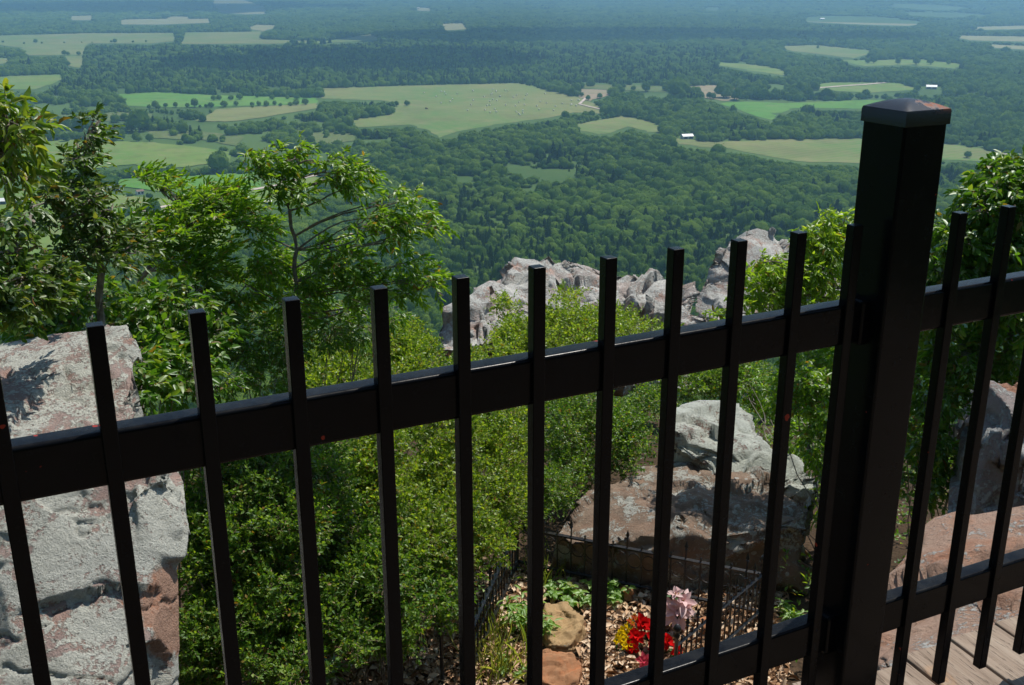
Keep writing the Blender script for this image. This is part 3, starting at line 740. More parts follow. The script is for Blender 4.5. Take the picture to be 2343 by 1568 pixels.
LICH = rock_mat('lichen_sandstone', (.37, .27, .24), (.49, .38, .335), (.74, .74, .64), .88, scale=1.6, orange=.30, top=.10, patch=(P(np.float64(375), np.float64(1400), np.float64(4.85)), .22))
LICH2 = rock_mat('pale_sandstone', (.42, .35, .31), (.60, .54, .50), (.72, .71, .66), .60, scale=.9, orange=.5)
PALE = rock_mat('lichen_slab', (.26, .20, .17), (.38, .31, .27), (.60, .63, .54), .80, scale=1.3, orange=.2)
BRN = rock_mat('brown_sandstone', (.21, .15, .11), (.36, .265, .195), (.54, .53, .46), .38, scale=1.3, orange=.12, spots=.55)
RED = rock_mat('red_sandstone', (.43, .275, .205), (.54, .375, .285), (.68, .66, .62), .27, scale=1.5, orange=.4, spots=.3)
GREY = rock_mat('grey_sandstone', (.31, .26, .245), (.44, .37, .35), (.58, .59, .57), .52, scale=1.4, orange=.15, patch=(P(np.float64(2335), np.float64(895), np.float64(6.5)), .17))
rock('boulder', [
   H((-500,860,5.9),(0,806,6.0),(235,752,6.0),(255,800,5.7),(330,930,5.25),(385,1060,5.0),(-500,1120,4.7),(60,1090,4.8),(-500,1750,4.15),(250,1750,4.3),(400,1750,4.8),(408,1560,4.85),(395,1300,4.95),(405,1120,5.0),(-500,1500,8),(300,1500,8)),
   H((385,1070,5.1),(425,1150,4.95),(432,1200,4.9),(428,1275,4.9),(395,1310,4.95),(330,1290,4.75),(300,1110,4.85),(430,1250,5.8),(400,1050,5.8)),
   H2([(200,765,6.0),(240,746,6.05),(286,741,5.95),(314,800,5.75),(280,812,5.7),(230,800,5.7)], .11, .02), H2([(200,780,6.0),(290,790,5.8),(325,900,5.4),(220,900,5.4)], .5, .0)],
   .012, .036, LICH, 3, 1.7, cuts=190, fine=.6, label='big pale lichen covered boulder filling the lower left corner behind the fence', cat='boulder')
rock('rock_outcrop', [
   H((990,785,17.0),(1015,700,17.3),(1040,668,17.6),(1078,640,18.0),(1100,628,18.3),(1150,596,18.6),(1180,588,18.8),(1225,592,18.8),(1260,630,18.3),(1300,800,17.2),(990,860,17),(1100,700,20),(1300,760,21)),
   H((1205,620,18.4),(1255,580,18.9),(1300,562,19.2),(1350,563,19.2),(1400,580,19.3),(1450,612,19),(1500,690,18),(1500,900,17.3),(1200,900,17.3),(1300,650,21)),
   H((1400,596,18.8),(1470,592,19),(1545,640,18.8),(1610,690,18.3),(1655,735,17.8),(1650,900,17.4),(1400,900,17.2),(1500,700,20.5)),
   H((1550,665,18.4),(1590,640,18.7),(1630,675,18.4),(1665,730,18),(1645,800,17.7),(1560,760,17.9))],
   .036, .125, LICH2, 8, .72, cuts=130, strata=np.array([.35, .1, .93]), fine=1.1, label='long jagged ridge of pale rock beyond the shrubs in the middle', cat='rock')
rock('rock_outcrop', [
   H((1600,672,22),(1618,570,22),(1648,530,22.3),(1715,498,22.7),(1775,522,22.8),(1800,560,22.5),(1790,640,22),(1720,700,21.7),(1640,720,22),(1700,560,25)),
   H((1780,545,22.8),(1850,555,23),(1930,600,22.8),(1990,660,22),(2000,800,21.5),(1750,800,21.2),(1740,600,21.9),(1850,580,25)),
   H((1590,668,21.6),(1685,612,21.4),(1790,585,22),(1900,640,21.5),(1900,800,21),(1580,800,21))],
   .045, .10, LICH2, 14, .5, cuts=50, strata=np.array([.5, .1, .85]), label='tall pale rock peak right of the ridge with a dark cleft on its left side', cat='rock')
rock('rock_slab', [
   H2([(1460,1010,10.3),(1500,960,10.45),(1560,925,10.9),(1620,905,11.2),(1700,905,11.2),(1790,945,10.9),(1850,1030,10.2),(1884,1120,9.65),(1870,1145,9.5),(1780,1080,9.8),(1700,1010,10.1),(1580,1000,10.3)], .9)],
   .02, .06, PALE, 52, 1.2, strata=np.array([-.3, .3, .9]), fine=.8, cuts=120, label='pale lichen crusted slab leaning on top of the brown boulder behind the grave', cat='rock')
rock('boulder', [
   H2([(1262,1225,9.5),(1300,1170,9.7),(1350,1110,10.1),(1450,1050,10.5),(1600,1030,10.5),(1720,1050,10.3),(1800,1130,9.8),(1875,1170,9.3),(1885,1230,8.95),(1800,1195,8.95),(1730,1160,9.1),(1650,1115,9.35),(1540,1165,9.2),(1470,1230,8.95),(1380,1235,9.15)], 1.3, .15),
   H2([(1262,1225,9.5),(1350,1110,10.1),(1430,1110,9.9),(1480,1130,9.6),(1400,1235,9.05),(1300,1240,9.2)], 1.2, .2)],
   .024, .065, BRN, 21, 1.1, strata=np.array([-.3, .3, .9]), fine=.5, label='brown boulder with a dark overhanging front standing behind the little grave fence', cat='boulder')
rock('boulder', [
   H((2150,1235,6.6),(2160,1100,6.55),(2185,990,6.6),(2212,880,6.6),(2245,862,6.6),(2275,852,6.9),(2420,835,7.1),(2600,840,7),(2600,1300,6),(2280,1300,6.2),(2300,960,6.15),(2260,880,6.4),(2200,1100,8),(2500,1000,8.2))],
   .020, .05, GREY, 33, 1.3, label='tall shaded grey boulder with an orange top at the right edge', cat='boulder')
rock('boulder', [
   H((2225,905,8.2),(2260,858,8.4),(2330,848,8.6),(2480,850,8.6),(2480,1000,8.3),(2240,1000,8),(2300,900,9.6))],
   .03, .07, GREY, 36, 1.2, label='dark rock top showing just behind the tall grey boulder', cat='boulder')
fl = [PZ(np.float64(x), np.float64(y), z) for x, y, z in ((1940,1420,-1.95),(2005,1285,-1.88),(2105,1195,-1.78),(2200,1165,-1.73),(2342,1140,-1.69),(2600,1130,-1.65),(1960,1600,-1.62),(2342,1440,-1.50),(2700,1330,-1.47))]
fl += [p+np.array([0, 0, -1.6]) for p in fl]
rock('boulder', [fl], .016, .032, RED, 41, 1.6, strata=np.array([.1, -.35, .93]), label='flat reddish slab of rock at the end of the deck boards', cat='rock')

# stones of the grave bed
ST1 = rock_mat('tan_stone', (.46, .30, .15), (.52, .36, .19), (.5, .45, .35), .0, scale=3, orange=.15)
ST2 = rock_mat('rust_stone', (.42, .20, .10), (.48, .26, .14), (.55, .5, .42), .05, scale=3, orange=.7)
def stone(px, z, hgt, mat, seed, label):
    a = [PZ(np.float64(x), np.float64(y), z+h+.09) for x, y, h in px]
    a += [p*1.0+np.array([0, 0, -hgt]) for p in a]
    rock('stone', [a], .012, .016, mat, seed, 3, fine=.5, cuts=25, label=label, cat='stone')
stone([(1242,1378,.10),(1300,1374,.12),(1318,1388,.12),(1342,1412,.10),(1330,1440,.08),(1300,1472,.06),(1262,1470,.06),(1240,1440,.08)], -5, .35, ST1, 3, 'tan flat stone standing in the grave bed beside the leafy plant')
stone([(1205,1495,.12),(1250,1475,.18),(1305,1478,.18),(1332,1510,.14),(1325,1550,.12),(1280,1565,.10),(1235,1552,.12),(1203,1525,.12)], -5, .3, ST2, 5, 'rusty orange stone in front of the tan stone in the grave bed')
stone([(1408,1338,.05),(1440,1333,.06),(1462,1340,.05),(1455,1356,.03),(1415,1358,.03)], -5, .2, ST2, 7, 'small dull red stone behind the yellow flowers')
stone([(1598,1410,.08),(1625,1402,.08),(1640,1420,.06),(1620,1436,.04),(1600,1430,.04)], -5, .25, ST2, 9, 'small reddish stone right of the pink flower inside the grave fence')

# ------------------------------------------------------------------ leaves
def leafmesh(name, base, ldir, nrm, L, W, mat, parent=None, big=False, curl=.15, **k):
    n = len(base); ldir = ldir/np.linalg.norm(ldir, axis=1)[:, None]
    side = np.cross(nrm, ldir); side /= np.linalg.norm(side, axis=1)[:, None]+1e-9; up = np.cross(ldir, side)
    L = np.broadcast_to(L, (n,))[:, None]; W = np.broadcast_to(W, (n,))[:, None]
    if not big:
        v = np.stack([base, base+ldir*L*.5+side*W*.5+up*W*curl, base+ldir*L-up*L*curl*.5, base+ldir*L*.5-side*W*.5+up*W*curl], 1)
        f = np.array([[0, 1, 2], [0, 2, 3]])
    else:
        v = np.stack([base, base+ldir*L*.33+side*W*.46+up*W*curl, base+ldir*L*.7+side*W*.34+up*(W*curl-L*curl*.3), base+ldir*L-up*L*curl,
                      base+ldir*L*.7-side*W*.34+up*(W*curl-L*curl*.3), base+ldir*L*.33-side*W*.46+up*W*curl, base+ldir*L*.5-up*L*curl*.18], 1)
        f = np.array([[0, 1, 6], [1, 2, 6], [2, 3, 6], [3, 4, 6], [4, 5, 6], [5, 0, 6]])
    m_ = v.shape[1]; faces = (np.arange(n)[:, None, None]*m_+f[None]).reshape(-1, 3)
    return obj(name, v.reshape(-1, 3), faces, mat, parent, **k)
def twigmesh(name, A, B, r0, r1, mat, parent=None, extra=None):
    """thin three sided twigs from A to B"""
    t = B-A; t /= np.linalg.norm(t, axis=1)[:, None]+1e-9; a = np.cross(t, [.31, .17, .93]); a /= np.linalg.norm(a, axis=1)[:, None]+1e-9; b_ = np.cross(t, a)
    V = []
    for q in range(3):
        c, s = math.cos(q*2.094), math.sin(q*2.094); V.append(A+(a*c+b_*s)*np.asarray(r0).reshape(-1, 1))
    for q in range(3):
        c, s = math.cos(q*2.094), math.sin(q*2.094); V.append(B+(a*c+b_*s)*np.asarray(r1).reshape(-1, 1))
    v = np.stack(V, 1); f = np.array([[0, 1, 4, 3], [1, 2, 5, 4], [2, 0, 3, 5]])
    faces = (np.arange(len(A))[:, None, None]*6+f[None]).reshape(-1, 4); v = v.reshape(-1, 3)
    if extra is not None:
        ev = np.concatenate(extra.v); faces = [list(x) for x in faces]+[[i+len(v) for i in x] for x in extra.f]; v = np.concatenate([v, ev])
        return obj(name, v, faces, mat, parent)
    return obj(name, v, faces, mat, parent)
def blobpts(blobs, r=rng, shell=.55):
    """sprig points and outward directions over a set of blobs (px, py, depth, rx px, ry px, rd metres, n)"""
    Pn, Dn, Bc = [], [], []
    for i, (px, py, d, rx, ry, rd, n) in enumerate(blobs):
        n = int(n); c = P(np.float64(px), np.float64(py), np.float64(d)); u = unit(r.normal(size=(n, 3)))
        q = (shell+(1-shell)*r.random(n)**.7)
        q = q*(1+.35*perlin(u*1.9+i*3.7)+.2*perlin(u*4.4+i))
        loc_ = u*q[:, None]
        p = c+loc_[:, :1]*(rx*d/FPX)*RR+loc_[:, 2:]*(ry*d/FPX)*np.array([0, 0, 1.])/.95+loc_[:, 1:2]*rd*np.array([0, 1., 0])
        Pn.append(p); Dn.append(u[:, :1]*RR+u[:, 2:]*Z+u[:, 1:2]*np.array([0, 1., 0])); Bc.append(np.repeat(c[None], n, 0))
    return np.concatenate(Pn), np.concatenate(Dn), np.concatenate(Bc)
def sprigs(p, d, length, nl, LL, LW, wind=(0, 0, 0), droop=.2, up=.35, flat=.5, r=rng, jitter=.35, hang=0.0):
    """leaves placed alternately along a short arching twig"""
    n = len(p); wind = np.asarray(wind, float)
    tw = unit(d*.8+Z*up+r.normal(size=(n, 3))*.45+wind)
    ln = length*r.uniform(.6, 1.25, n)
    t = (np.arange(nl)+.5)/nl
    pos = p[:, None]+tw[:, None]*(ln[:, None]*t)[..., None]-Z*(droop*ln[:, None]*t**2)[..., None]+wind*(ln[:, None]*t**2)[..., None]*.5
    ref = unit(np.cross(tw, Z+r.normal(size=(n, 3))*.3)); s = np.where(np.arange(nl) % 2, 1., -1.)
    ld = ref[:, None]*s[None, :, None]*(1-.55*t)[None, :, None]+tw[:, None]*(.35+.65*t)[None, :, None]-Z*(hang+.25*droop)+wind*.8+r.normal(size=(n, nl, 3))*jitter
    nm = np.broadcast_to(Z*flat, ld.shape)+r.normal(size=ld.shape)*(.55)
    L_ = LL*r.uniform(.45, 1.3, (n, nl))*r.uniform(.75, 1.2, (n, 1)); W_ = LW*r.uniform(.75, 1.15, (n, nl))
    end = pos[:, -1]
    return pos.reshape(-1, 3), unit(ld.reshape(-1, 3)), nm.reshape(-1, 3), L_.ravel(), W_.ravel(), p, end
TWIG = simple('twig_bark', (.20, .15, .11), .9, .1, .35, 40)
TRUNKM = simple('grey_bark', (.22, .19, .16), .9, .1, .35, 25)
def limb(mb, a, b_, r0, r1, bend=.12, n=6):
    a, b_ = np.asarray(a), np.asarray(b_); t = np.linspace(0, 1, n)[:, None]; L = np.linalg.norm(b_-a)
    o1 = rng.normal(size=3)*bend*L; o2 = rng.normal(size=3)*bend*.4*L
    p = a+(b_-a)*t+o1*(t*(1-t))*1.2+o2*np.sin(t*6.28)*.5; mb.tube(p, r0+(r1-r0)*t[:, 0], 6)
def plant(name, blobs, base, mat, length=.12, nl=8, LL=.02, LW=.012, wind=(0, 0, 0), droop=.1, up=.35, big=False, woodm=None, stem=.02, trunkpts=None, shell=.5, jitter=.35, hang=0., flat=.5, label='', cat='shrub', group=None, limbs=True, curl=.15, twigs=True):
    base = np.asarray(base, float)
    e = empty(name, base, label=label, cat=cat, group=group); bpy.context.view_layer.update()
    if big:      # tree sprays
        length *= .62; LL *= .86; blobs = [(x, y, d_, rx*.66, ry*.70, rd*.8, int(n_*.70)) for x, y, d_, rx, ry, rd, n_ in blobs]; lb = blobs
    else:        # rounded clumps standing proud of each other
        lb = blobs; nb2 = []
        for x, y, d_, rx, ry, rd, n_ in blobs:
            for q in range(8):
                u = unit(rng.normal(size=3)); u[1] = -abs(u[1]) if q % 4 else u[1]; k_ = rng.uniform(.34, .52)
                nb2.append((x+u[0]*rx*.72, y-u[2]*ry*.72, d_+u[1]*rd*.75, rx*k_, ry*k_, rd*k_, int(n_*.135)))
        blobs = nb2
    p, d, bc = blobpts(blobs, shell=shell)
    pos, ld, nm, L_, W_, A, B = sprigs(p, d, length, nl, LL, LW, wind, droop, up, flat, jitter=jitter, hang=hang)
    leafmesh('leaves', pos, ld, nm, L_, W_, mat, e, big, curl)
    ex = MB()
    tp = [base] if trunkpts is None else [np.asarray(q) for q in trunkpts]
    if trunkpts is not None:
        k = len(tp); full = []
        for i in range(k-1):
            for t in np.linspace(0, 1, 5)[(0 if i == 0 else 1):]: full.append(tp[i]+(tp[i+1]-tp[i])*t+rng.normal(size=3)*.012)
        ex.tube(full, np.linspace(stem, stem*.35, len(full)), 8); tp = full
    tpa = np.array(tp)
    if limbs:
        for (px, py, dd_, rx, ry, rd, n_) in lb:
            c = P(np.float64(px), np.float64(py), np.float64(dd_)); 
            if len(tpa) == 1: o0 = tpa[0]+rng.normal(size=3)*.06
            else:
                cand = tpa[tpa[:, 2] < c[2]-.02]; cand = tpa[:1] if not len(cand) else cand
                o0 = cand[np.argmin(np.linalg.norm(cand-c, axis=1)+.4*np.abs(cand[:, 2]-c[2]+.3))]
            limb(ex, o0, c, stem*.38, stem*.12, .14)
            for q in range(4):
                u = unit(rng.normal(size=3)); c2 = c+(u[0]*RR*rx+u[2]*Z*ry)*dd_/FPX*.75+np.array([0, u[1]*rd*.7, 0]); limb(ex, o0+(c-o0)*rng.uniform(.6, 1), c2, stem*.22, stem*.08, .1, 5)
    # twigs: each sprig to a point towards its clump
    if twigs:
        A2_ = np.concatenate([A, A+(bc-A)*.35]); B2_ = np.concatenate([B, A]); rr_ = max(.0012, LW*.05)
        twigmesh('stems', A2_, B2_, np.full(len(A2_), rr_*1.3), np.full(len(A2_), rr_), woodm or TWIG, e, ex if ex.v else None)
    elif ex.v: ex.build('stems', woodm or TWIG, e)
    return e
def gb(px, py, d):
    p = P(np.float64(px), np.float64(py), np.float64(d)); p[2] = float(ground(p[0:1], p[1:2])[0]); return p

LF_SHRUB = leaf_mat('shrub_leaves', (.045, .105, .014), (.13, .22, .026), (.34, .40, .06), .42, .10, tint=(.20, .27, .04))
LF_SHRUBD = leaf_mat('dark_shrub_leaves', (.032, .085, .014), (.08, .17, .024), (.26, .35, .05), .40, .10, tint=(.10, .19, .03))
LF_TREE = leaf_mat('tree_leaves', (.07, .16, .018), (.12, .23, .024), (.25, .35, .045), .48, .12, .35, tint=(.14, .26, .035))
LF_DARK = leaf_mat('dull_tree_leaves', (.04, .09, .026), (.065, .125, .030), (.13, .17, .05), .40, .12, .35, tint=(.10, .16, .04))
LF_RUST = leaf_mat('olive_leaves', (.075, .14, .028), (.12, .20, .035), (.22, .24, .06), .42, .12, .35, tint=(.16, .19, .04))
LF_CHERRY = leaf_mat('glossy_leaves', (.050, .13, .020), (.085, .19, .028), (.20, .26, .05), .42, .16, .3, tint=(.09, .19, .028))
WIND = (.42, -.05, -.10)

def B(rows, n=1.): return [(a, b_, c, d, e, f, int(g*n)) for a, b_, c, d, e, f, g in rows]
# -- far left tree, close to the fence
tA = P(np.float64(-60), np.float64(560), np.float64(4.6))
plant('leafy_tree', B([(5,240,4.6,28,26,.2,14),(30,280,4.6,40,24,.2,24),(70,290,4.5,34,16,.2,16),(15,340,4.6,36,36,.25,30),(40,400,4.7,28,36,.2,22),(-60,300,4.7,50,90,.4,30)]),
   gb(-120, 900, 4.8), LF_RUST, .16, 9, .075, .028, (.15, 0, -.2), .35, .1, True, TRUNKM, .035, [gb(-120, 900, 4.8), P(-110., 760., 4.8), P(-60., 520., 4.7), P(-20., 400., 4.6), P(10., 260., 4.6)], hang=.35, label='leaning tree with yellowish hanging leaves at the upper left edge', cat='tree', curl=.25)
plant('leafy_tree', B([(30,500,5.2,50,22,.3,34),(70,475,5.3,30,16,.25,14),(10,570,5.2,60,36,.35,44),(60,630,5.2,70,36,.35,70),(-40,640,5.2,70,60,.3,80),(30,690,5.2,90,45,.4,150),(110,650,5.4,60,45,.3,90)]),
   gb(-80, 1000, 5.6), LF_DARK, .14, 9, .06, .027, (.25, 0, -.1), .3, .15, True, TRUNKM, .028, [gb(-80, 1000, 5.6), P(-60., 850., 5.4), P(-10., 700., 5.3), P(20., 560., 5.2), P(70., 500., 5.2)], hang=.25, label='dull green tree with reddish twigs low at the left edge', cat='tree')
plant('leafy_tree', B([(215,275,6.4,24,14,.2,12),(200,305,6.3,34,22,.25,24),(160,370,6.3,34,26,.25,20),(190,355,6.3,40,18,.25,20),(150,430,6.2,50,38,.35,62),(215,445,6.2,40,26,.3,34),(170,490,6.2,60,44,.35,96),(110,460,6.2,40,28,.3,34),(255,480,6.2,34,24,.3,22),(125,410,6.3,30,28,.3,20),(230,545,6.3,80,44,.4,80),(160,580,6.3,80,44,.4,100),(290,570,6.4,60,40,.4,70)]),
   gb(226, 980, 6.6), LF_DARK, .15, 9, .062, .026, WIND, .25, .2, True, TRUNKM, .03, [gb(226, 980, 6.6), P(228., 800., 6.5), P(228., 640., 6.4), P(226., 560., 6.3), P(190., 440., 6.3), P(185., 400., 6.3)], hang=.1, label='dark windblown sapling between the left edge and the central sapling', cat='tree')
plant('leafy_tree', B([(330,405,7.6,38,14,.2,32),(365,420,7.6,34,20,.2,32),(400,445,7.6,26,16,.2,22),(420,470,7.5,40,24,.3,55),(480,450,7.5,45,20,.3,60),(520,440,7.5,32,18,.3,36),(500,480,7.4,85,26,.4,110),(560,500,7.4,60,22,.35,60),(440,520,7.4,80,34,.4,100),(370,540,7.5,60,36,.35,80),(400,590,7.5,90,40,.4,150),(480,600,7.5,70,50,.4,120),(320,510,7.5,60,30,.3,60)]),
   gb(330, 980, 7.9), LF_TREE, .16, 11, .066, .020, (.75, 0, .10), .15, .25, True, TRUNKM, .026, [gb(330, 980, 7.9), P(300., 760., 7.8), P(320., 640., 7.7), P(400., 540., 7.6), P(480., 480., 7.5), P(500., 450., 7.5)], label='windswept feathery tree left of the central sapling', cat='tree')
# -- central sapling
plant('sapling', B([(688,332,7.3,16,16,.1,12),(672,360,7.3,30,26,.2,30),(625,358,7.3,40,22,.2,34),(575,362,7.3,32,18,.2,24),(590,395,7.3,36,20,.2,24),(650,405,7.3,40,24,.25,30),(690,445,7.3,28,30,.2,34),(640,440,7.3,30,20,.2,22),
    (780,362,7.3,30,20,.2,26),(830,390,7.3,32,18,.2,28),(780,400,7.3,44,24,.2,40),(820,425,7.3,24,24,.2,20),(750,395,7.3,30,34,.2,28),
    (900,450,7.3,30,20,.2,22),(950,455,7.3,26,14,.2,16),(880,500,7.3,50,24,.25,44),(940,505,7.3,46,22,.25,46),(990,515,7.3,28,14,.2,20),(830,510,7.3,40,24,.25,34),(900,540,7.3,50,22,.25,40),
    (975,630,7.4,40,24,.25,36),(1005,650,7.4,22,18,.2,14),(930,600,7.4,40,20,.25,28),(890,650,7.4,44,30,.25,38),(940,660,7.4,40,22,.25,28),
    (760,560,7.4,50,26,.3,50),(800,600,7.4,60,34,.3,80),(730,620,7.4,60,34,.3,70),(620,600,7.5,70,40,.35,110),(680,680,7.5,80,50,.4,150),(600,530,7.5,50,24,.3,50),(820,660,7.4,60,34,.35,80),(560,650,7.5,70,50,.4,120)]),
   gb(668, 1000, 7.6), LF_TREE, .15, 11, .060, .020, WIND, .30, .15, True, TRUNKM, .020, [gb(668, 1000, 7.6), P(672., 800., 7.5), P(676., 640., 7.4), P(670., 540., 7.4), P(662., 470., 7.35), P(680., 400., 7.3), P(686., 345., 7.3)], hang=.30, label='bright green sapling with drooping leaves standing tallest left of centre', cat='sapling')
# -- broad leaved bushes under the saplings
plant('leafy_bush', B([(330,700,6.9,90,50,.5,170),(420,690,7,80,60,.5,170),(200,690,6.6,90,50,.5,150),(370,780,6.7,70,60,.45,150),(340,860,6.3,60,60,.4,120),(430,850,6.6,70,70,.5,160),(310,830,6.2,40,50,.3,60),(90,740,6.5,110,40,.5,150),(480,760,7,60,60,.5,120)]),
   gb(370, 1150, 6.6), LF_CHERRY, .13, 7, .075, .036, (.1, 0, -.1), .25, .2, True, TRUNKM, .02, hang=.3, label='bush of broad glossy leaves behind the left boulder', cat='bush')
plant('leafy_bush', B([(560,760,7.6,90,60,.5,230),(660,770,7.7,80,60,.5,200),(760,740,7.8,80,60,.5,210),(830,740,7.9,50,70,.4,120),(520,850,7.2,80,50,.5,180),(620,860,7.4,70,40,.5,140),(900,720,8.3,40,30,.3,60)]),
   gb(620, 1150, 7.6), LF_CHERRY, .13, 9, .052, .018, (.15, 0, -.1), .3, .2, True, TRUNKM, .02, hang=.3, label='dense narrow leaved bush below the central sapling', cat='bush')
# -- small leaved shrubs
SH = dict(length=.11, nl=13, LL=.038, LW=.024, droop=.05, up=.6, stem=.018, jitter=.5)
plant('small_leaved_shrub', B([(920,780,12.5,50,40,.6,240),(890,820,11.5,70,60,.7,460),(960,820,12,50,36,.7,220),(860,900,10.5,80,50,.7,460),(960,880,11,90,50,.7,520),(1060,860,12.5,60,44,.7,320),(760,850,9.8,70,50,.6,360),(720,900,9.3,60,40,.5,260)]),
   gb(930, 1150, 11), LF_SHRUB, label='pale yellow green shrub crossing the top rail left of centre', group=None, **SH)
plant('small_leaved_shrub', B([(1160,700,15.5,30,20,.4,60),(1160,765,15,56,30,.6,240),(1240,735,15.3,46,30,.5,170),(1300,680,16,30,20,.5,60),(1230,775,14.5,80,36,.7,420),(1330,735,15,60,40,.7,330),(1430,745,15.5,46,28,.6,150),(1395,715,16,34,20,.5,60),(1450,770,15,70,40,.7,380),(1340,790,14.5,80,50,.8,440),(1530,785,15.2,50,22,.6,130),(1150,820,14,50,34,.7,240)]),
   gb(1300, 1000, 15), leaf_mat('bright_shrub_leaves', (.10, .18, .026), (.18, .27, .036), (.34, .40, .075), .42, .1, tint=(.20, .28, .05)), .15, 10, .050, .029, (0, 0, 0), .05, .6, stem=.02, jitter=.5, label='bright yellow green shrub growing in front of the jagged rock ridge')
plant('small_leaved_shrub', B([(590,1130,7.4,80,60,.5,440),(700,1080,7.7,90,60,.6,520),(560,1220,7.2,70,70,.5,420),(680,1200,7.4,90,80,.6,640),(800,1120,7.9,90,80,.6,620),(640,1330,7.2,100,70,.5,560),(480,1200,7.3,60,80,.4,300),(540,1300,7.2,80,70,.5,340),(455,1440,6.9,50,60,.4,220),(450,1540,6.7,60,50,.4,200),(560,1510,6.8,80,50,.4,220),(680,1530,6.8,70,40,.4,120),(470,1100,7.4,50,60,.4,200),(520,1400,7.0,90,60,.5,300),(460,1320,7.1,50,70,.4,220),(620,1420,7.0,90,60,.5,300),(560,1050,7.6,60,40,.4,220)]),
   gb(640, 1420, 7.5), LF_SHRUBD, length=.10, nl=12, LL=.033, LW=.021, droop=.05, up=.55, stem=.016, jitter=.5, label='dark green shrub beside the left boulder behind the pickets')
plant('small_leaved_shrub', B([(860,1050,8.6,100,60,.7,560),(1000,1010,9.2,100,60,.7,560),(1130,1000,9.8,90,60,.7,460),(900,1150,8.3,100,70,.6,620),(1040,1120,8.7,100,80,.6,660),(1140,1130,9,60,80,.5,360),(960,1230,8,110,60,.6,560),(1090,1210,8.3,80,60,.5,420),(1170,1060,9.3,50,70,.5,260)]),
   gb(1000, 1380, 8.4), LF_SHRUB, length=.10, nl=12, LL=.034, LW=.022, droop=.05, up=.55, stem=.018, jitter=.5, label='rounded mid green shrub in the centre below the top rail')
plant('small_leaved_shrub', B([(780,1250,7.6,90,70,.5,460),(850,1330,7.4,90,60,.5,420),(740,1400,7.2,80,60,.4,300),(920,1330,7.6,80,60,.5,300),(1020,1290,7.9,70,50,.4,240),(870,1420,7.3,80,60,.4,260),(650,1440,7.2,70,40,.4,150),(780,1470,7.0,80,50,.4,220),(940,1440,7.2,60,50,.4,180),(850,1250,7.7,90,60,.5,380),(1000,1370,7.5,60,40,.4,180)]),
   gb(840, 1500, 7.4), LF_SHRUBD, length=.10, nl=10, LL=.034, LW=.022, droop=.05, up=.5, stem=.014, jitter=.5, label='low deep green shrub over the leaf litter left of the grave')
plant('small_leaved_shrub', B([(1350,940,11.5,80,50,.7,460),(1290,1000,11,70,60,.6,400),(1420,990,11,70,50,.6,380),(1330,1060,10.6,60,50,.5,260),(1440,1050,10.6,40,40,.4,130),(1240,920,11.8,80,40,.6,320),(1240,1120,9.8,50,40,.4,170),(1290,1120,10.1,44,34,.4,130),(1215,1190,9.5,36,34,.3,90),(1470,930,11.5,50,40,.5,160)]),
   gb(1320, 1180, 11.3), LF_SHRUBD, length=.12, nl=12, LL=.032, LW=.020, droop=.05, up=.5, stem=.018, jitter=.5, label='shrub spilling over the left shoulder of the brown boulder')
plant('small_leaved_shrub', B([(1590,880,12.5,60,28,.5,260),(1650,870,12.5,60,30,.5,240),(1550,850,13,60,30,.5,200),(1700,840,13,60,40,.5,240)]),
   gb(1620, 960, 12.8), LF_SHRUBD, length=.12, nl=12, LL=.034, LW=.020, droop=.05, up=.5, stem=.016, jitter=.5, label='green shrub along the back edge of the brown boulder')
# -- right hand trees
plant('leafy_tree', B([(1890,500,9.6,18,20,.2,24),(1860,535,9.6,34,28,.25,60),(1910,545,9.6,44,36,.3,90),(1930,510,9.6,26,24,.2,36),(1750,600,9.6,30,16,.3,24),(1715,640,9.6,26,14,.3,18),(1790,620,9.6,56,34,.4,110),(1860,610,9.6,60,40,.4,140),(1740,660,9.6,46,18,.3,40),(1690,680,9.6,34,12,.3,22),(1820,670,9.6,60,34,.4,110),(1760,700,9.6,60,28,.4,90),(1640,720,9.7,26,14,.2,20),(1920,660,9.6,50,40,.4,80),(1870,560,9.6,50,30,.3,60)]),
   gb(1960, 1050, 10), leaf_mat('lime_leaves', (.10, .19, .022), (.16, .27, .030), (.27, .36, .06), .5, .12, .35), .17, 11, .080, .026, (.28, 0, -.1), .35, .1, True, TRUNKM, .03, [gb(1960, 1050, 10), P(1950., 900., 9.9), P(1930., 760., 9.8), P(1900., 660., 9.7), P(1890., 560., 9.6)], hang=.35, label='light green tree just left of the post in front of the pale peak', cat='tree')
plant('leafy_bush', B([(1850,850,9.4,70,50,.5,180),(1800,900,9.6,50,40,.4,100),(1880,930,9.3,50,60,.5,150),(1870,1020,9.2,40,60,.4,110),(1930,980,9.3,50,90,.5,170),(1900,1080,9.3,30,40,.3,50),(1930,820,9.4,60,60,.5,150),(1830,1000,11.5,60,60,.5,140),(1900,1160,9.6,40,60,.4,110),(1760,900,12.4,70,50,.6,160),(1930,1240,9.2,40,60,.4,90),(1700,870,12.6,70,40,.6,120),(1840,900,12,80,60,.6,160)]),
   gb(1930, 1250, 9.5), LF_TREE, .15, 9, .07, .028, (.1, 0, -.1), .3, .15, True, TRUNKM, .022, hang=.35, label='leafy bush hanging over the right end of the brown boulder', cat='bush')
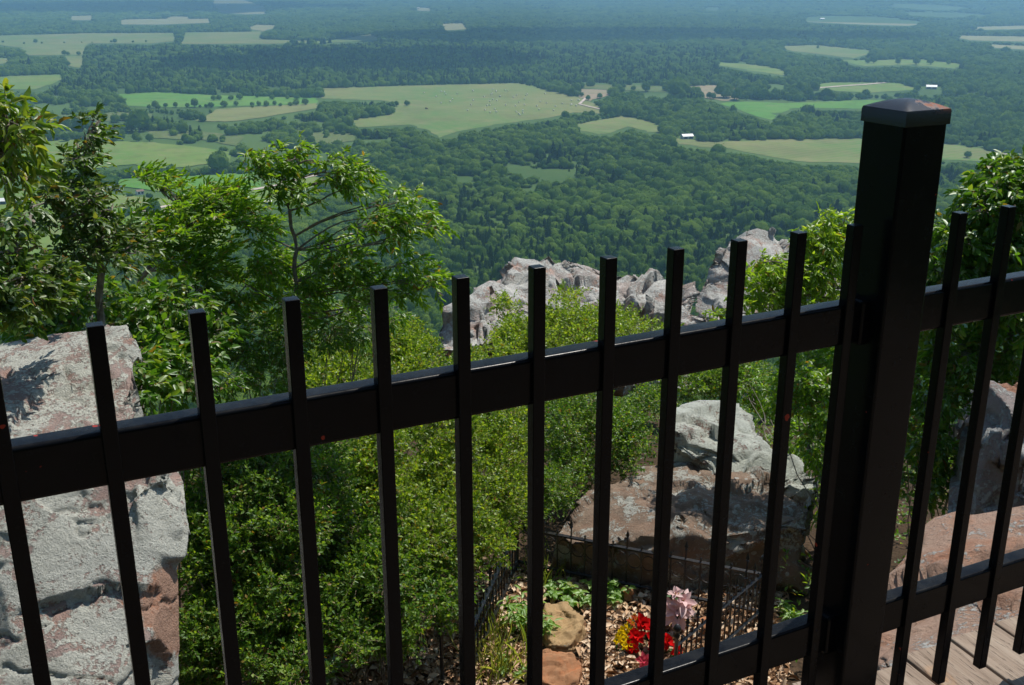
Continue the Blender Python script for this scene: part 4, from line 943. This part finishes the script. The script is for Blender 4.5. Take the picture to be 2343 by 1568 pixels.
plant('leafy_tree', B([(2330,390,7,60,40,.4,130),(2270,420,7,50,40,.35,100),(2240,470,7,44,50,.35,100),(2320,470,7,70,60,.4,170),(2390,430,7.2,70,90,.5,150),(2180,540,7,50,44,.35,110),(2270,560,7,80,60,.5,220),(2360,600,7,80,90,.5,200),(2160,610,7,46,50,.35,110),(2220,650,7,80,60,.5,220),(2140,700,7,50,50,.35,110),(2300,700,7,80,70,.5,200)]),
   gb(2330, 1100, 7.4), LF_CHERRY, .15, 9, .070, .032, (.12, 0, -.1), .35, .1, True, TRUNKM, .035, [gb(2330, 1100, 7.4), P(2320., 900., 7.3), P(2300., 700., 7.2), P(2290., 560., 7.1), P(2310., 430., 7)], hang=.4, label='glossy dark tree right of the post reaching the right edge', cat='tree')
plant('leafy_bush', B([(2170,790,7.2,80,60,.5,240),(2280,790,7.2,80,60,.5,220),(2130,880,7.3,70,70,.5,220),(2240,850,7.3,70,50,.5,150),(2100,980,7.4,70,80,.5,220),(2150,1050,7.5,50,70,.4,140),(2090,1090,7.5,60,60,.4,130),(2350,800,7.3,60,50,.4,90)]),
   gb(2150, 1250, 7.6), LF_CHERRY, .14, 8, .065, .030, (.1, 0, -.1), .3, .2, True, TRUNKM, .022, hang=.3, label='shaded bush behind the right hand rail beside the tall boulder', cat='bush')

# ------------------------------------------------------------------ the grave plot
GZ = -5.0
def gz(p):
    return float(ground(np.array([p[0]]), np.array([p[1]]))[0])
def gp(x, y): return PZ(np.float64(x), np.float64(y), GZ)
IRON = None
b = NB('wrought_iron'); n = b.noise(60, 5, .6)
IRON = b.done(b.bsdf(b.mix(b.ramp(n, [(.5, 0.), (.75, 1.)]), (.012, .012, .013), (.05, .045, .042)), .36, b.bump(n, .3, .002), .5))
corners = [gp(1062, 1600), gp(1183, 1300), gp(1735, 1420), gp(1540, 1600)]
gf = empty('grave_fence', corners[0], label='low black wrought iron fence with spear finials round the grave bed', cat='fence'); bpy.context.view_layer.update()
def finial(mb, p, r):
    mb.lathe([(r*.9, 0), (r*1.5, .008), (r*.7, .016), (r*1.7, .030), (r*1.1, .052), (.0006, .085)], p, 6)
def panel(a, b_, nbar):
    mb = MB(); L = b_-a; ln = np.linalg.norm(L[:2]); t = L/ln; t[2] = 0
    zb, zt = .10, .44
    ga, gb_ = gz(a), gz(b_)
    for z in (zb, zt): mb.tube([a*[1, 1, 0]+Z*(ga+z), b_*[1, 1, 0]+Z*(gb_+z)], .016, 4)
    for i in range(nbar+1):
        f_ = i/nbar; c = a*(1-f_)+b_*f_; g0 = ga*(1-f_)+gb_*f_; c = c*[1, 1, 0]+Z*g0
        tall = i % 2 == 0; top = .53 if tall else .47
        mb.tube([c+Z*.0, c+Z*top], .008, 5)
        if tall: finial(mb, c+Z*top, .010)
        else: mb.lathe([(.009, 0), (.011, .01), (.003, .02)], c+Z*top, 6)
        mb.lathe([(.004, 0), (.011, .012), (.004, .024)], c+Z*.27, 6)
        if i < nbar:
            cm = a*(1-(i+.5)/nbar)+b_*(i+.5)/nbar; r = ln/nbar*.42; an = np.linspace(math.pi*.05, math.pi*.95, 9)
            ctr = cm*[1, 1, 0]+Z*(g0+.345)
            mb.tube([ctr+t*r*math.cos(q)+Z*r*1.1*math.sin(q) for q in an], .004, 4, False)
            mb.tube([ctr-Z*.03+t*r*math.cos(q)-Z*r*.9*math.sin(q) for q in an], .004, 4, False)
    mb.build('panel', IRON, gf)
for i, nb_ in ((0, 18), (1, 17), (2, 18)): panel(corners[i], corners[i+1], nb_)
for c in corners+[gp(1012, 1572)]:
    g0 = gz(c)
    MB().lathe([(.03, 0), (.03, .04), (.014, .05), (.014, .50), (.022, .51), (.022, .53), (.010, .545), (.026, .565), (.030, .585), (.020, .605), (.006, .62)], c*[1, 1, 0]+Z*g0, 12).build('corner_post', IRON, gf, True)

# leaf litter
def litter():
    n = 15000
    px = np.concatenate([rng.uniform(840, 1800, int(n*.8)), rng.uniform(620, 900, n-int(n*.8))]); py = np.concatenate([rng.uniform(1280, 1640, int(n*.8)), rng.uniform(1380, 1620, n-int(n*.8))])
    p = PZ(px, py, np.full(n, GZ)); p[:, 2] = ground(p[:, 0], p[:, 1])+rng.uniform(.0, .045, n)
    bx, by = proj(p); keep = ~(inpoly(bx, by, [(1235,1375),(1300,1368),(1348,1410),(1330,1450),(1300,1480),(1235,1478)]) | inpoly(bx, by, [(1200,1490),(1250,1470),(1310,1472),(1338,1510),(1328,1556),(1280,1570),(1205,1545)])); p = p[keep]; n = len(p)
    d = unit(np.concatenate([rng.normal(size=(n, 2)), rng.normal(size=(n, 1))*.25], 1)); nm = np.stack([rng.normal(size=n)*.4, rng.normal(size=n)*.4, np.ones(n)], -1)
    b = NB('dead_leaves'); r = b.n('NewGeometry').outputs['Random Per Island']
    c = b.ramp(r, [(0., (.17, .085, .04)), (.3, (.40, .24, .13)), (.65, (.56, .39, .25)), (1., (.74, .60, .44))])
    m = b.done(b.bsdf(c, .8, None, .2))
    leafmesh('leaf_litter', p, d, nm, rng.uniform(.025, .11, n), rng.uniform(.015, .055, n), m, None, True, .35, kind='stuff', label='dry brown fallen oak leaves covering the grave bed', cat='leaf litter')
litter()
def undergrowth():
    n = 15000; a = rng.uniform(R_(-36), R_(36), n); r = np.sqrt(rng.uniform(7.0**2, 25**2, n)); p = np.stack([r*np.sin(a), r*np.cos(a), 0*r], -1); p[:, 2] = ground(p[:, 0], p[:, 1])
    x, y = proj(p); bad = ((x > 1030) & (x < 1790) & (y > 1215)) | ((x > 860) & (x < 1700) & (y > 1480)); bad |= fbm(p*.8, 2) < -.28
    bad |= ((x > 1240) & (x < 1900) & (y > 900) & (r > 8.6) & (r < 11))
    p = p[~bad]; p[:, 2] += rng.uniform(.02, .38, len(p)); d = unit(rng.normal(size=p.shape)*[1, 1, .4]+[0, 0, .6])
    pos, ld, nm, L_, W_, A, B_ = sprigs(p, d, .16, 7, .052, .028, (0, 0, 0), .15, .5, .7)
    leafmesh('undergrowth', pos, ld, nm, L_, W_, LF_SHRUBD, None, False, .15, kind='stuff', label='low leafy undergrowth covering the slope under the shrubs', cat='undergrowth')
undergrowth()
# grass wisps
def grass():
    n = 380; c = [(1120,1500),(1140,1440),(1250,1340),(1160,1540),(1140,1570),(950,1450),(1240,1300),(880,1520)]
    k = rng.integers(0, len(c), n); px = np.array([c[i][0] for i in k])+rng.normal(size=n)*28; py = np.array([c[i][1] for i in k])+rng.normal(size=n)*18
    p = PZ(px, py, np.full(n, GZ)); p[:, 2] = ground(p[:, 0], p[:, 1])
    d = unit(np.stack([rng.normal(size=n)*.5, rng.normal(size=n)*.5, np.ones(n)], -1)); nm = unit(rng.normal(size=(n, 3)))
    leafmesh('grass', p, d, nm, rng.uniform(.12, .32, n), np.full(n, .006), leaf_mat('grass_blades', (.12, .20, .04), (.18, .26, .06), (.33, .30, .14)), None, True, .3, kind='stuff', label='thin grass wisps growing through the leaf litter', cat='grass')
grass()
def herb(px, py, hgt, n, spread, LL, LW, mat, label, name='leafy_plant', group=None, lay=.5, nl=9):
    p0 = gp(px, py); p0[2] = gz(p0); e = empty(name, p0, label=label, cat='plant', group=group); bpy.context.view_layer.update()
    A, Bq, PP, DD = [], [], [], []
    pos_, ld_, nm_ = [], [], []; mb = MB()
    for i in range(n):
        a = rng.uniform(0, 6.28); q = rng.uniform(.2, 1)*spread; tip = p0+np.array([math.cos(a)*q, math.sin(a)*q, hgt*rng.uniform(.6, 1.1)]); b0_ = p0+np.array([math.cos(a)*q*.35, math.sin(a)*q*.35, 0])
        pts_ = [b0_+(tip-b0_)*t+Z*.25*hgt*t*(1-t) for t in np.linspace(0, 1, 5)]; mb.tube(pts_, np.linspace(.004, .002, 5), 5)
        for j in range(nl):
            t = .35+.65*j/(nl-1); c = b0_+(tip-b0_)*t+Z*.25*hgt*t*(1-t); an = j*2.4+a; pos_.append(c)
            ld_.append([math.cos(an), math.sin(an), rng.uniform(-.3, .3)*lay+.15]); nm_.append([rng.normal()*.25, rng.normal()*.25, 1])
    n_ = len(pos_); leafmesh('leaves', np.array(pos_), np.array(ld_), np.array(nm_), LL*rng.uniform(.7, 1.15, n_), LW*rng.uniform(.8, 1.1, n_), mat, e, True, .2); mb.build('stems', LF_SHRUB, e); return e
HG = leaf_mat('herb_leaves', (.09, .19, .03), (.14, .26, .04), (.22, .34, .06), .4, .12, .4)
herb(1200, 1450, .34, 11, .17, .11, .030, HG, 'tall leafy plant left of the tan stone')
herb(1245, 1475, .22, 6, .08, .09, .028, HG, 'narrow leafy plant overhanging the left side of the tan stone')
herb(1310, 1372, .10, 9, .22, .07, .05, HG, 'low broad leaved plant behind the tan stone')
herb(1395, 1368, .16, 9, .20, .075, .052, HG, 'broad leaved plant in the middle of the back row of the bed')
herb(1270, 1360, .10, 7, .14, .06, .045, HG, 'low plant at the left end of the back row of the bed')
herb(1810, 1420, .14, 8, .14, .09, .03, HG, 'low plant outside the grave fence under the brown boulder')
herb(700, 1560, .22, 8, .3, .13, .035, HG, 'bright fern like plant at the bottom edge left of centre')
herb(1165, 1555, .12, 5, .12, .05, .03, HG, 'small weed left of the rusty stone')
herb(670, 1470, .16, 5, .08, .06, .025, leaf_mat('yellow_leaves', (.28, .34, .05), (.36, .38, .06), (.45, .42, .08), .5), 'small yellow green sprout in the shade of the dark shrub', 'sprout')

# flowers
def petal_mat(name, a, b2): 
    b = NB(name); r = b.n('NewGeometry').outputs['Random Per Island']; c = b.mix(r, a, b2)
    d = b.n('BsdfDiffuse', i_Color=c); t = b.n('BsdfTranslucent', i_Color=c); return b.done(b.n('MixShader', i_0=.25, i_1=d.outputs[0], i_2=t.outputs[0]).outputs[0])
PINK = petal_mat('pink_cloth', (.78, .50, .50), (.90, .68, .66)); REDP = petal_mat('red_cloth', (.72, .012, .012), (.55, .008, .010)); YEL = petal_mat('yellow_cloth', (.80, .58, .01), (.72, .46, .008)); HOT = petal_mat('magenta_cloth', (.62, .06, .10), (.72, .12, .16))
GLF = simple('flower_leaf', (.03, .09, .02), .6, .3, .3, 30)
def star(c, nrm, layers, L, W, tilt):
    """petals in whorls about the axis nrm"""
    nrm = unit(np.asarray(nrm, float)); a = unit(np.cross(nrm, [.2, .9, .1])); b_ = np.cross(nrm, a); P_, D_, N_ = [], [], []; LS, WS = [], []
    for k, (m_, sc, el) in enumerate(layers):
        for j in range(m_):
            an = 2*math.pi*(j+.5*(k % 2))/m_+rng.normal()*.12; rad = a*math.cos(an)+b_*math.sin(an); e_ = el+rng.normal()*.12
            P_.append(c+nrm*.012*k); D_.append(rad*math.cos(e_)+nrm*math.sin(e_)); N_.append(nrm*math.cos(e_)-rad*math.sin(e_)+rng.normal(size=3)*.1); LS.append(L*sc*rng.uniform(.85, 1.1)); WS.append(W*sc*rng.uniform(.85, 1.1))
    return np.array(P_), np.array(D_), np.array(N_), np.array(LS), np.array(WS)
def bouquet(px, py, label, blooms, mat, name='flowers', leaves=14, leafL=.07, hgt=.2):
    p0 = gp(px, py); p0[2] = gz(p0); e = empty(name, p0, label=label, cat='flowers'); bpy.context.view_layer.update()
    ps, ds, ns = [], [], []; mb = MB()
    for (x, y, h, layers, L, W, nr) in blooms:
        c = PZ(np.float64(x), np.float64(y), GZ+h); q = star(c, nr, layers, L, W, 0)
        leafmesh('bloom', *q, mat, e, True, .12)
        mb.tube([p0, p0*.4+c*.6-Z*.02, c], .003, 5)
        ctr = MB(); 
        for _ in range(5): ctr.lathe([(.001, 0), (.005, .006), (.001, .012)], c+rng.normal(size=3)*.006+unit(np.asarray(nr, float))*.012, 5)
        ctr.build('flower_centre', YEL if mat is not YEL else GLF, e)
        for _ in range(leaves//len(blooms)+1): ps.append(c-Z*.03); ds.append(unit(rng.normal(size=3)+[0, 0, -.1])); ns.append([0, 0, 1])
    leafmesh('leaves', np.array(ps), np.array(ds), np.array(ns)+rng.normal(size=(len(ps), 3))*.2, leafL, leafL*.45, GLF, e, True, .2); mb.build('stems', GLF, e)
vw = np.array([-.15, -.75, .65])
bouquet(1552, 1420, 'large pale pink silk poinsettia on a dark stem by the grave fence', [(1549,1398,.16,[(8,1,.0),(6,.8,.45),(4,.5,.9)],.18,.088,vw), (1562,1376,.24,[(7,1,.1),(5,.7,.6)],.14,.07,(.3,-.6,.8)), (1545,1360,.30,[(5,1,.5),(3,.6,1.)],.075,.04,(0,-.5,.9))], PINK, 'poinsettia', 12, .09)
rl = [(5,1,.15),(5,.8,.6),(4,.6,1.)]
bouquet(1482, 1492, 'bunch of bright red silk flowers on the leaf litter', [(1473,1426,.20,rl,.085,.075,vw),(1455,1455,.16,rl,.08,.07,vw),(1497,1462,.16,rl,.08,.07,(.3,-.7,.6)),(1445,1480,.10,rl,.075,.07,(-.3,-.7,.5)),(1522,1467,.12,rl,.08,.07,(.5,-.6,.5)),(1545,1487,.08,rl,.07,.06,(.6,-.6,.3)),(1492,1440,.2,rl,.075,.065,(.2,-.5,.8)),(1503,1487,.08,rl,.07,.06,vw)], REDP, 'flowers', 40, .07)
bouquet(1436, 1480, 'yellow silk flowers left of the red bunch', [(x, y, .12, [(5,1,.2),(4,.7,.8)], .042, .032, (rng.normal()*.3, -.7, .7)) for x, y in ((1425,1440),(1438,1432),(1418,1452),(1433,1450),(1446,1444),(1424,1466),(1438,1464),(1412,1466),(1430,1478),(1442,1478))], YEL, 'flowers', 24, .05)
bouquet(1462, 1410, 'small dark orange flowers behind the yellow bunch', [(x, y, .2, [(5,1,.3),(3,.7,.9)], .03, .022, (0, -.5, .8)) for x, y in ((1440,1420),(1450,1412),(1458,1420),(1447,1428),(1462,1414))], petal_mat('rust_cloth', (.50, .06, .02), (.60, .14, .04)), 'flowers', 12, .04)
bouquet(1480, 1545, 'magenta silk bloom below the red bunch at the lower rail', [(1474,1512,.12,rl,.07,.05,vw),(1478,1532,.09,rl,.065,.045,vw)], HOT, 'flowers', 8, .06)
# fallen branch by the big shrub, bare stem in the rock cleft
def stick(pts, r, label):
    a = [P(np.float64(x), np.float64(y), np.float64(d)) for x, y, d in pts]; MB().tube(a, np.linspace(r, r*.4, len(a)), 6).build('branch', TRUNKM, None, True, label=label, cat='branch')
stick([(1845,1010,9.5),(1860,1060,9.4),(1878,1100,9.3),(1892,1160,9.1)], .022, 'bare grey branch on the right shoulder of the brown boulder')

# ------------------------------------------------------------------ clouds (high, out of the frame) and haze
def cloud(sx, sy, rx, ry, seed):
    h = 1400.0; c = np.array([sx, sy, VAL])+SUN/SUN[2]*(h-VAL)
    n = 900; k = 16; r = np.random.default_rng(seed)
    V, Fc = [], []; off = 0
    for i in range(k):
        a = r.uniform(0, 6.28); q = r.uniform(0, .75)**.5; s = r.uniform(.35, .6)
        v = IV*(1+.25*fbm(IV*2+i, 3))[:, None]
        v = v*[rx*s, ry*s, 110]+[rx*q*math.cos(a), ry*q*math.sin(a), r.uniform(0, 60)]
        V.append(v+c); Fc.append(IF+off); off += len(v)
    b = NB('cloud_white'); m = b.done(b.bsdf((.9, .9, .92), 1., None, 0.))
    obj('cloud', np.concatenate(V), np.concatenate(Fc), m, None, True, kind='stuff', label='white cumulus cloud over the plain', cat='cloud')
cloud(-450, 3250, 470, 380, 1)
cloud(500, 4500, 1000, 420, 2)
cloud(-3000, 8500, 1500, 1200, 3)
b = NB('haze_air'); vp = b.n('VolumePrincipled')
vp.inputs['Color'].default_value = HAZE_C; vp.inputs['Density'].default_value = HAZE_D; vp.inputs['Anisotropy'].default_value = 0.38
b.t.links.new(vp.outputs[0], b.out.inputs['Volume'])
hz = MB().box((0, 0, 340), (37000, 37000, 585)); ho = hz.build('haze', b.m, None, kind='stuff');
